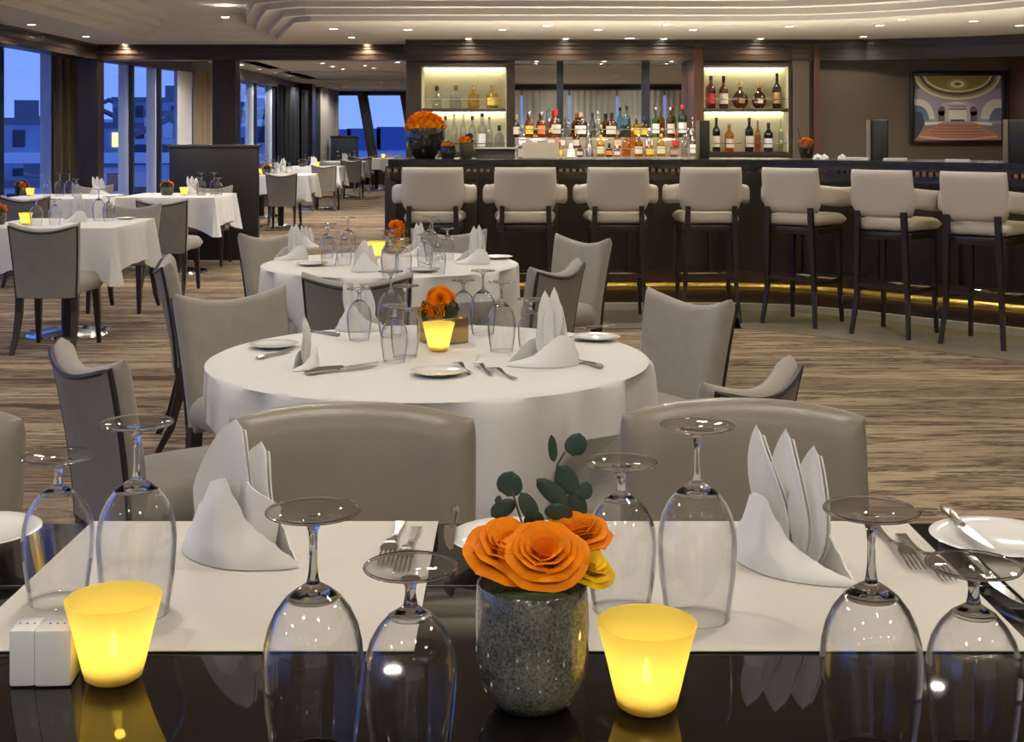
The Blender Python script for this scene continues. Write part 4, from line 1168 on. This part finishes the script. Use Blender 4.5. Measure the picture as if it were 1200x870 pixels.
# round table centrepieces
x, y = P(518, 402, ZC)
t = thing('flower_cube', 'yellow glass cube vase of orange and pink flowers on the front round table', 'flower vase', (x, y+.03, ZC), .5)
cube_m = mat('bronze mirrored glass', (.50, .36, .16), .12, metal=.7)
boxobj('vase', (0, 0, .038), (.115, .115, .075), cube_m, t, .004)
dome(t, -.01, 0, .085, .06, 26, [OR, GR, PK, GR], 9, .42, .7); dome(t, -.012, -.01, .128, .042, 8, [OR, OR], 10, .6, .5)
x, y = P(463, 297, ZC)
t = thing('flower_cube', 'cube vase of orange flowers on the rear round table', 'flower vase', (x, y+.05, ZC), .4)
boxobj('vase', (0, 0, .04), (.11, .11, .08), cube_m, t, .004)
dome(t, 0, 0, .09, .062, 24, [OR, GR, PK, GR, BK], 12, .42, .75); dome(t, 0, 0, .135, .04, 8, [OR, DR], 13, .6, .5)
for x, y, lab, sd in ((-3.42, 8.72, 'dark pot of orange and brown flowers on the left front square table', 21), (-3.36, 12.8, 'dark pot of russet flowers on the square table by the partition', 22), (-4.74, 12.7, 'dark pot of red flowers on the window table', 23), (-3.56, 19.05, 'small pot of orange flowers on the first aisle table', 24), (-3.25, 31.2, 'small pot of orange flowers on the far window table', 25), (-3.72, 23.3, 'small pot of orange flowers on the second aisle table', 26)):
    t = thing('flower_pot', lab, 'flower pot', (x, y, ZC))
    b = NB(); lathe(b, [(0, 0), (.05, 0), (.062, .03), (.064, .09), (.058, .09), (0, .07)], 24); obj('pot', b, bowl_dark, t)
    dome(t, 0, 0, .085, .07, 20, [OR, DR, GR, BK] if sd != 23 else [DR, BK], sd, .4)
# ------------------------------------------------------------------ back bar
WY = 13.40; K = WY/F
def wx(px): return (px-600)*K
def wz(py): return EYE-(py-HZ)*K
niche_glow = {}
def niche(x0, x1, lab):
    t = thing('display_niche', lab, 'display niche', ((x0+x1)/2, WY, wz(180)))
    W, H = x1-x0, wz(77)-wz(180); D = .30
    boxobj('back_panel', (0, D, H/2), (W, .02, H), niche_m, t)
    for s in (-1, 1): boxobj('side_panel', (s*(W/2-.006), D/2, H/2), (.012, D, H), niche_m, t)
    boxobj('top_panel', (0, D/2, H-.006), (W, D, .012), niche_m, t)
    boxobj('base_shelf', (0, D/2, .008), (W, D, .016), darkwood, t)
    zs_ = wz(129)-wz(180)
    boxobj('shelf', (0, D/2, zs_), (W, D, .035), darkwood, t, .003)
    for zz in (zs_+.11, .10): 
        b = NB(); tube(b, [(-W/2, .02, zz), (W/2, .02, zz)], .004, 6); obj('guard_rail', b, chrome, t)
    for zz in (H-.018, zs_-.022):
        boxobj('light_strip', (0, D-.05, zz), (W*.96, .02, .008), strip_m, t)
    b = NB()
    for s in (-1, 1): box(b, (s*(W/2+.012), -.006, H/2), (.024, .03, H+.05))
    box(b, (0, -.006, H+.012), (W, .03, .024)); box(b, (0, -.006, -.012), (W, .03, .024)); obj('frame', b, darkwood, t, False)
    return t
niche(wx(494), wx(593.5), 'lit display niche of clear bottles at the left of the back bar')
niche(wx(824.5), wx(924.5), 'lit display niche of cognac bottles at the right of the back bar')
for i, (a, c) in enumerate(((603, 652.5), (660, 752), (761, 811))):
    x0, x1 = (a-600)*13.86/F, (c-600)*13.86/F
    t = thing('mirror', ['narrow smoked mirror panel at left behind the bar bottles', 'wide smoked mirror panel in the middle behind the bar bottles', 'smoked mirror panel at right behind the bar bottles'][i], 'mirror', ((x0+x1)/2, 13.86, 1.02))
    boxobj('glass', (0, .0, .545), (x1-x0, .02, 1.09), mirror_m, t, 0, None, False)
b = NB()
for a, c in ((594, 603), (652.5, 660), (752, 761), (811, 826)): x0, x1 = (a-600)*13.84/F, (c-600)*13.84/F; box(b, ((x0+x1)/2, 13.83, 1.57), (x1-x0, .06, 1.1))
struct('trim_12', b, dark_frame)
t = thing('back_counter', 'dark back bar counter below the niches, behind the main bar', 'counter', (.95, 13.1, 0))
boxobj('body', (0, 0, .52), (4.0, .56, 1.02), darkwood, t); boxobj('top', (0, -.01, 1.045), (4.02, .60, .03), stone, t)
x0, x1 = .06, 1.84
t = thing('bottle_riser', 'stepped rack with thin rails carrying the bar bottles', 'bottle rack', ((x0+x1)/2, 13.3, 1.06))
steps = [(13.03, 1.115), (13.22, 1.20), (13.42, 1.305)]
for i, (yy, zz) in enumerate(steps):
    boxobj('step', (0, yy-13.3, (zz-1.06)/2), (x1-x0, .17, zz-1.06), mat('pale rack step', (.35, .30, .22), .4), t, .003)
    b = NB(); tube(b, [(-(x1-x0)/2, yy-13.3-.08, zz-1.06+.085), ((x1-x0)/2, yy-13.3-.08, zz-1.06+.085)], .0045, 6); obj('guard_rail', b, chrome, t)

# bottles
PROF = {
 'wine': [(0, 0), (.92, 0), (1, .02), (1, .50), (.93, .58), (.62, .66), (.36, .73), (.31, .80), (.30, .97)],
 'spirit': [(0, 0), (.94, 0), (1, .02), (1, .58), (.93, .65), (.65, .71), (.40, .75), (.34, .80), (.34, .92)],
 'stout': [(0, 0), (.9, 0), (1, .03), (1, .50), (.92, .60), (.6, .68), (.36, .72), (.33, .84)],
 'flask': [(0, 0), (.45, 0), (.62, .04), (.90, .16), (1, .30), (.94, .43), (.74, .55), (.42, .64), (.26, .70), (.24, .86)],
 'cone': [(0, 0), (1, 0), (1, .04), (.95, .2), (.7, .55), (.45, .75), (.35, .85), (.35, .93)]}
glasses = {'amber': thin_glass('amber spirit', (.84, .50, .16), 1.45, .02, .07), 'brown': thin_glass('dark brown spirit', (.50, .24, .10), 1.45, .02, .07), 'clear': thin_glass('clear spirit', (.86, .88, .84), 1.6, .02, .13),
           'gold': thin_glass('gold spirit', (.93, .78, .34), 1.45, .02, .08), 'green': thin_glass('green bottle glass', (.45, .66, .34), 1.45, .02, .07), 'blue': thin_glass('pale blue bottle glass', (.55, .78, .88), 1.45, .02, .07),
           'black': mat('black bottle glass', (.012, .009, .007), .08), 'silver': mat('steel shaker', (.6, .6, .6), .2, metal=1.), 'white': mat('white plastic', (.8, .8, .8), .4), 'orange': thin_glass('orange liqueur', (.93, .55, .12), 1.45, .02, .08)}
caps = {'black': mat('black cap', (.01, .01, .01), .35), 'red': mat('red wax', (.62, .02, .02), .4), 'gold': mat('gold foil', (.75, .52, .18), .3, metal=.8), 'cream': mat('cream cap', (.7, .64, .5), .5), 'cork': mat('cork', (.4, .25, .12), .8), 'clear': glasses['clear'], 'silver': glasses['silver'], 'white': glasses['white'], 'brown': mat('brown cap', (.12, .05, .02), .4)}
labs = {'cream': mat('cream label', (.72, .66, .50), .6), 'white': mat('white label', (.82, .82, .78), .6), 'yellow': mat('yellow label', (.78, .62, .08), .6), 'orange': mat('orange label', (.75, .25, .03), .6), 'gold': caps['gold'], 'black': mat('black label', (.03, .03, .03), .5), 'red': mat('red label', (.55, .05, .05), .6), 'pink': mat('pink label', (.7, .3, .35), .6)}
bcache = {}
def bottle(kind, H, R, gcol, ccol, lcol, x, y, z, lab, group):
    key = (kind, round(H, 3), round(R, 3), gcol, ccol, lcol)
    t = thing('bottle', lab, 'bottle', (x, y, z), random.uniform(-.3, .3), group)
    if key in bcache:
        for n_, s_ in bcache[key]:
            q = meshcopy(n_, s_, t if n_ != 'label' else q0)
            if n_ == 'body': q0 = q
        return t
    made = []
    pr = PROF[kind]; b = NB(); lathe(b, [(r*R, q*H) for r, q in pr]+[(0, pr[-1][1]*H)], 20)
    if kind == 'flask':
        for v in b.verts: v.co.y *= .55
    made.append(('body', obj('body', b, glasses[gcol], t)))
    r0, q0 = pr[-1]
    if ccol:
        b = NB(); rc = r0*R*1.12; lathe(b, [(0, q0*H-.012), (rc, q0*H-.012), (rc, H-.004), (rc*.9, H), (0, H)], 14); made.append(('cap', obj('cap', b, caps[ccol], t)))
    if lcol:
        b = NB(); n_ = 10; z0, z1 = (.14, .46) if kind != 'flask' else (.20, .38)
        hw = 1.15 if kind != 'flask' else .35; rl = R*1.012
        def f(u, v):
            a = -PI/2+(u-.5)*2*hw; k_ = .55 if kind == 'flask' else 1.; rr_ = rl*(1 if kind != 'cone' else .88)
            return (rr_*math.cos(a), rr_*math.sin(a)*k_, (z0+(z1-z0)*v)*H)
        sheet(b, f, n_, 2, .001); made.append(('label', obj('label', b, labs[lcol], made[0][1])))
    bcache[key] = made
    return t
def shelf_row(items, yy, zz, where, group):
    items = sorted(items); nn = len(items)
    for i, (px, top, kind, wpx, g, c, l, desc) in enumerate(items):
        x = (px-600)*yy/F; H = EYE-(top-HZ)*yy/F-zz; R = wpx*yy/F*.45
        bottle(kind, H, R, g, c, l, x, yy, zz, '%s, %s from left, %s' % (desc, ordinal(i), where), group)
NY = WY+.14
zt, zl = wz(129)+.018, wz(180)+.017
shelf_row([(512, 101, 'stout', 13, 'clear', 'black', None, 'clear squat bottle with dark stopper'), (534, 100, 'stout', 15, 'clear', 'brown', None, 'clear rounded bottle with brown stopper'), (555, 100, 'stout', 15, 'gold', 'cork', None, 'pale gold rounded bottle'), (577, 100, 'stout', 16, 'gold', 'cork', 'yellow', 'deep gold rounded bottle')], NY, zt, 'on upper shelf of left niche', 'bottles on the left niche upper shelf')
shelf_row([(522, 136, 'spirit', 10, 'clear', 'black', None, 'clear bottle with black cap'), (532, 134, 'wine', 11, 'clear', 'silver', None, 'tall clear bottle with thin grey neck'), (543, 133, 'wine', 10, 'clear', 'clear', None, 'tall clear glass bottle'), (553.5, 136, 'spirit', 11, 'clear', 'black', None, 'clear bottle with short black cap'), (565, 132, 'spirit', 12, 'clear', 'black', 'white', 'clear bottle with tall black cap'), (573.5, 137, 'wine', 9, 'clear', 'silver', None, 'slender clear bottle'), (585, 147, 'stout', 13, 'clear', 'black', None, 'squat clear bottle with round emblem')], NY, zl, 'on lower shelf of left niche', 'bottles on the left niche lower shelf')
shelf_row([(833, 89, 'spirit', 12, 'brown', 'black', 'red', 'brown cognac bottle with tall black stopper'), (848, 89, 'stout', 12, 'brown', 'black', 'cream', 'round brown bottle with tall stopper'), (867.5, 96, 'flask', 22, 'brown', 'gold', 'gold', 'wide round cognac decanter with pale neck'), (889.5, 97, 'flask', 20, 'brown', 'gold', 'cream', 'round cognac decanter with cream medallion'), (910.5, 86, 'wine', 12, 'black', 'black', 'gold', 'tall black champagne bottle')], NY, zt, 'on upper shelf of right niche', 'bottles on the right niche upper shelf')
shelf_row([(839.5, 138, 'spirit', 10, 'black', 'black', 'cream', 'black bottle with tilted orange label'), (854.5, 145, 'spirit', 12, 'amber', 'clear', 'cream', 'amber decanter with clear stopper'), (878, 138, 'spirit', 11, 'black', 'brown', 'cream', 'dark brown bottle with cream base label'), (888, 141, 'wine', 8, 'amber', 'cork', None, 'slim amber bottle'), (900.5, 144, 'spirit', 12, 'black', 'black', 'white', 'dark bottle with white label'), (915, 138, 'wine', 6, 'clear', None, None, 'tall clear glass')], NY, zl, 'on lower shelf of right niche', 'bottles on the right niche lower shelf')
up = [(605, 134, 'stout', 9, 'brown', 'gold', 'cream', 'dark brown bottle with foil top'), (620.5, 131, 'stout', 11, 'amber', 'silver', 'yellow', 'amber whisky bottle with yellow label'), (635, 131, 'stout', 11, 'amber', 'silver', 'orange', 'amber whisky bottle with orange label'), (643.3, 128, 'wine', 5, 'clear', 'black', None, 'thin clear bottle'), (651.5, 128, 'stout', 13, 'amber', 'red', 'cream', 'bottle with red wax top and cream label'), (666, 136, 'stout', 9, 'clear', 'clear', None, 'small clear decanter with stopper'), (681, 131, 'stout', 16, 'brown', 'cork', 'white', 'broad brown bottle with cork stopper'), (700.5, 130, 'stout', 10, 'clear', 'silver', None, 'clear bottle with silver pourer'), (716.7, 132, 'stout', 14, 'brown', 'black', 'cream', 'brown bottle with black cap and cream label'), (734.5, 124, 'spirit', 10, 'blue', 'black', None, 'pale blue bottle with dark cap'), (746, 137, 'stout', 9, 'gold', 'clear', 'yellow', 'small gold bottle'), (755, 137, 'stout', 10, 'gold', 'clear', 'yellow', 'gold bottle with yellow label and glass stopper'), (768.5, 126, 'spirit', 10, 'green', 'silver', 'white', 'pale green bottle with white label'), (785.5, 126, 'spirit', 11, 'amber', 'silver', 'cream', 'amber bottle with cream label'), (799.7, 123, 'spirit', 12, 'green', 'red', 'white', 'green bottle with red cap'), (812, 138, 'spirit', 8, 'clear', 'silver', 'white', 'clear bottle with white label')]
shelf_row(up, 13.42, 1.306, 'on the top rack step', 'bottles on the top rack step')
mid = [(612, 147, 'stout', 10, 'clear', 'silver', 'white', 'clear bottle with white label'), (627, 152, 'stout', 9, 'gold', 'black', 'cream', 'short gold bottle'), (646, 150, 'stout', 10, 'amber', 'gold', 'cream', 'amber bottle with gold cap'), (659, 151, 'spirit', 8, 'clear', 'silver', 'cream', 'clear bottle with cream label'), (675, 152, 'stout', 10, 'brown', 'gold', 'cream', 'brown bottle with gold cap'), (690, 146, 'spirit', 9, 'clear', 'silver', None, 'plain clear bottle'), (704.5, 146, 'spirit', 9, 'gold', 'gold', 'yellow', 'gold bottle with star label'), (724, 153, 'stout', 9, 'amber', 'cork', 'cream', 'short amber bottle'), (741, 150, 'spirit', 9, 'orange', 'gold', None, 'orange liqueur bottle'), (761, 150, 'spirit', 9, 'clear', 'white', 'white', 'clear bottle with white cap'), (776, 150, 'spirit', 9, 'gold', 'gold', 'cream', 'gold bottle with gold cap'), (792, 153, 'stout', 10, 'amber', 'red', 'red', 'amber bottle with red label'), (806, 150, 'spirit', 9, 'clear', 'silver', None, 'tall clear bottle')]
shelf_row(mid, 13.22, 1.201, 'on the middle rack step', 'bottles on the middle rack step')
low = [(656, 166, 'stout', 8, 'gold', 'red', 'yellow', 'small bottle with yellow label'), (669, 168, 'cone', 12, 'white', 'white', None, 'white tapered pouring bottle'), (680, 170, 'stout', 8, 'brown', 'black', 'cream', 'small brown bottle'), (691, 163, 'cone', 10, 'silver', 'silver', None, 'steel cocktail shaker'), (704, 158, 'spirit', 10, 'gold', 'gold', 'cream', 'gold bottle with cream label'), (714, 168, 'stout', 9, 'black', 'black', 'orange', 'black bottle with orange label'), (723, 170, 'stout', 8, 'amber', 'white', 'white', 'small amber bottle with white cap'), (734, 157, 'spirit', 11, 'orange', 'black', None, 'bright orange bottle'), (748.5, 158, 'spirit', 11, 'amber', 'silver', 'cream', 'amber bottle with tall cream label'), (761, 164, 'stout', 12, 'gold', 'silver', 'yellow', 'squat bottle with bright yellow label'), (774.5, 157, 'spirit', 11, 'gold', 'gold', 'cream', 'pale gold bottle with cream label'), (789.5, 166, 'stout', 10, 'green', 'red', 'pink', 'green bottle with pink label'), (802, 158, 'spirit', 9, 'clear', 'silver', None, 'clear bottle'), (812.5, 152, 'spirit', 10, 'clear', 'silver', 'white', 'clear bottle with square white label')]
shelf_row(low, 13.03, 1.116, 'on the lowest rack step', 'bottles on the lowest rack step')

# things standing on the bar
def at_bar(px, y): return (px-600)*y/F
t = thing('cash_tray', 'white rimmed register tray on the left part of the bar', 'tray', (at_bar(581, 10.35), 10.4, ZB))
boxobj('tray', (0, 0, .078), (.34, .22, .014), porcelain, t, .004); boxobj('body', (-.01, .02, .035), (.30, .18, .07), mat('grey metal', (.2, .19, .16), .4), t, .003)
b = NB(); tube(b, [(.16, -.08, .0), (.16, -.08, .075), (.18, -.08, .11)], .012, 6); obj('bracket', b, porcelain, t)
t = thing('menu_card', 'pale beige folded menu board standing on the bar', 'menu', (at_bar(633.5, 10.3), 10.3, ZB))
b = NB()
for s in (-1, 1): box(b, (0, s*.025, .062), (.285, .006, .128), Matrix.Rotation(s*.32, 3, 'X'))
obj('board', b, mat('beige card', (.62, .54, .40), .7), t)
for px, y, wd_, hh, lab in ((826, 10.3, .075, .295, 'dark upright panel on the bar before the right niche'), (1031, 9.72, .115, .295, 'taupe and black upright panel on the bar left of the painting'), (1197, 8.86, .16, .29, 'black upright screen back at the right end of the bar')):
    t = thing('upright_screen', lab, 'screen', (at_bar(px, y), y, ZB), -.5 if px > 1000 else -.2)
    boxobj('screen', (0, 0, hh/2), (wd_, .05, hh), mat('dark panel', (.035, .032, .025), .3), t, .004)
    boxobj('side_strip', (-wd_/2-.016, 0, hh/2), (.032, .09, hh), mat('taupe panel strip', (.24, .19, .13), .5), t, .003)
x = at_bar(938, 10.2)
t = thing('cocktail_glass', 'tumbler topped with an orange flower and dark straw on the bar', 'glass', (x, 10.0, ZB))
b = NB(); lathe(b, [(0, .004), (.042, .004), (.05, .02), (.064, .10), (.066, .14)], 28); obj('tumbler', b, glasses['clear'], t)
b = NB(); lathe(b, [(0, .006), (.04, .006), (.058, .085), (0, .085)], 24); obj('drink', b, glasses['brown'], t)
dome(t, 0, 0, .12, .06, 14, [OR, OR, YR], 31, .42, .6)
b = NB(); tube(b, [(-.02, 0, .05), (-.065, 0, .24)], .0055, 6); obj('straw', b, mat('dark straw', (.06, .05, .04), .5), t)
for i, (px, y) in enumerate(((958, 9.85), (966, 9.8), (987, 9.72))):
    t = thing('napkin_twist', 'small white paper twist, %s from left on the bar right of the tumbler' % ordinal(i), 'paper', (at_bar(px, y), y, ZB), i, 'white paper twists on the bar')
    b = NB(); lathe(b, [(0, 0), (.03, .002), (.034, .018), (.02, .03), (.008, .036), (0, .045)], 9)
    for v in b.verts: v.co.x *= 1+.3*math.sin(9*v.co.z*100)
    obj('paper', b, napkin_m, t)
for i, (px, y, lab) in enumerate(((1006, 9.7, 'white tray edge on the bar left of the upright panel'), (1049, 9.45, 'white napkin pad on the bar right of the upright panel'), (1122, 9.0, 'flat white plate of napkins on the bar below the painting'))):
    t = thing('napkin_stack', lab, 'napkins', (at_bar(px, y), y, ZB), -.4)
    for k in range(3): boxobj('napkin_sheet', (0, .002*k, .003+.006*k), (.16, .12, .005), napkin_m, t, 0, Matrix.Rotation(.05*k, 3, 'Z'))

# the framed picture of a theatre hall
PX0, PX1, PZ0, PZ1 = 1066, 1178, 168, 85
PYf = 13.5; kk = PYf/F
cx = (1122-600)*kk; cz = EYE-(126.5-HZ)*kk; W, H = 112*kk, 83*kk
t = thing('picture', 'framed wide view of a domed theatre hall on the taupe wall', 'picture', (cx, PYf, cz))
fr = mat('black picture frame', (.012, .009, .007), .3)
for sx, sz, ww, hh in ((-1, 0, .04, H), (1, 0, .04, H), (0, 1, W-.08, .035), (0, -1, W-.08, .035)):
    boxobj('frame_rail', (sx*(W/2-.02), -.01, sz*(H/2-.0175)), (ww, .045, hh), fr, t, .004)
w2, h2 = W/2-.036, H/2-.032
boxobj('canvas', (0, .008, 0), (2*w2+.01, .012, 2*h2+.01), mat('print ground', (.20, .20, .23), .5), t)
layer = [0]
def art(name, polys, col, rough=.5):
    layer[0] += 1
    yy = .0015-.0004*layer[0]
    m = mat('print '+name+str(layer[0]), tuple(min(.9, q*1.25) for q in col), rough); b = NB()
    for poly in polys:
        vs = [b.verts.new((max(-1, min(1, p))*w2, yy, max(-1, min(1, q))*h2)) for p, q in poly]
        try: b.faces.new(vs)
        except ValueError: pass
        if len(polys) < 8: obj(name, b, m, t, False); b = NB()
    if len(polys) >= 8: bmesh.ops.remove_doubles(b, verts=b.verts, dist=1e-5); obj(name, b, m, t, False)
    else: b.free()
def ell(cx_, cy_, rx, ry, a0=0, a1=360, n_=40): return [(cx_+rx*math.cos(math.radians(a0+(a1-a0)*i/n_)), cy_+ry*math.sin(math.radians(a0+(a1-a0)*i/n_))) for i in range(n_+1)]
def rect(x0, y0, x1, y1): return [(x0, y0), (x1, y0), (x1, y1), (x0, y1)]
def bandp(cx_, cy_, rx, ry, d, a0, a1, n_=40): return [[*ell(cx_, cy_, rx, ry, a0+(a1-a0)*i/n_, a0+(a1-a0)*(i+1)/n_, 1), *ell(cx_, cy_, rx-d, ry-d*1.2, a0+(a1-a0)*(i+1)/n_, a0+(a1-a0)*i/n_, 1)] for i in range(n_)]
art('printed_wall', [rect(-1, -.5, 1, .6)], (.30, .28, .34))
art('printed_dome_rim', [ell(0, 1.05, .98, .80, 180, 360)], (.33, .29, .16))
art('printed_dome_band', bandp(0, 1.05, .98, .80, .05, 180, 360), (.66, .60, .40))
art('printed_dome_band', bandp(0, 1.05, .86, .67, .14, 180, 360), (.10, .08, .05))
art('printed_dome', [ell(0, 1.05, .72, .52, 180, 360)], (.24, .20, .05))
art('printed_dome_band', bandp(0, 1.05, .78, .57, .05, 180, 360), (.62, .58, .36))
art('printed_rosette', [ell(0, .74, .24, .17)], (.36, .30, .10)); art('printed_rosette', [ell(0, .74, .16, .11)], (.78, .72, .50)); art('printed_rosette', [ell(0, .74, .08, .055)], (.20, .15, .06))
art('printed_side_arch', [ell(-.86, -.35, .34, .62, 0, 90)+[(-1, .27), (-1, -.35)], ell(.86, -.35, .34, .62, 90, 180)+[(1, -.35), (1, .27)]], (.58, .56, .50))
art('printed_side_shade', [ell(-.92, -.4, .28, .48, 0, 90)+[(-1, .08), (-1, -.4)], ell(.92, -.4, .2, .40, 90, 180)+[(1, -.4), (1, 0)]], (.10, .14, .22))
art('printed_arch', [rect(-.44, -.42, .44, -.02)+[], ell(0, -.02, .44, .24, 0, 180)], (.46, .40, .38))
art('printed_niche', [ell(-.36, -.1, .08, .16), ell(.36, -.1, .08, .16), rect(-.44, -.42, -.29, -.1), rect(.29, -.42, .44, -.1)], (.14, .10, .09))
art('printed_stage', [rect(-.2, -.40, .2, .08), ell(0, .05, .2, .14, 0, 180)], (.66, .62, .50))
art('printed_curtain', [rect(-.2, .0, .2, .1)], (.34, .28, .44)); art('printed_stage_shadow', [rect(-.2, -.06, .2, -.02), rect(-.16, -.42, .16, -.36)], (.08, .06, .05))
art('printed_balcony', [[(-.78, -.46), (-.3, -.42), (-.5, -.52), (-.78, -.54)], [(.78, -.46), (.3, -.42), (.5, -.52), (.78, -.54)]], (.70, .64, .46))
art('printed_seats', [[(-.4, -.48), (.4, -.48), (1, -.88), (1, -1), (-1, -1), (-.95, -.85)]], (.34, .15, .09))
art('printed_seat_rows', [rect(-.45-.09*k, -.55-.09*k, .45+.09*k, -.57-.09*k) for k in range(5)], (.12, .06, .05))
art('printed_front_rail', [[(-.9, -.9), (-.3, -1), (.3, -1), (.9, -.9), (.9, -.86), (.3, -.94), (-.3, -.94), (-.9, -.86)]], (.55, .30, .22))
art('printed_shadow', [[(-1, -.1), (-.8, -.15), (-.74, -.5), (-.9, -.9), (-1, -1)]], (.03, .04, .06))
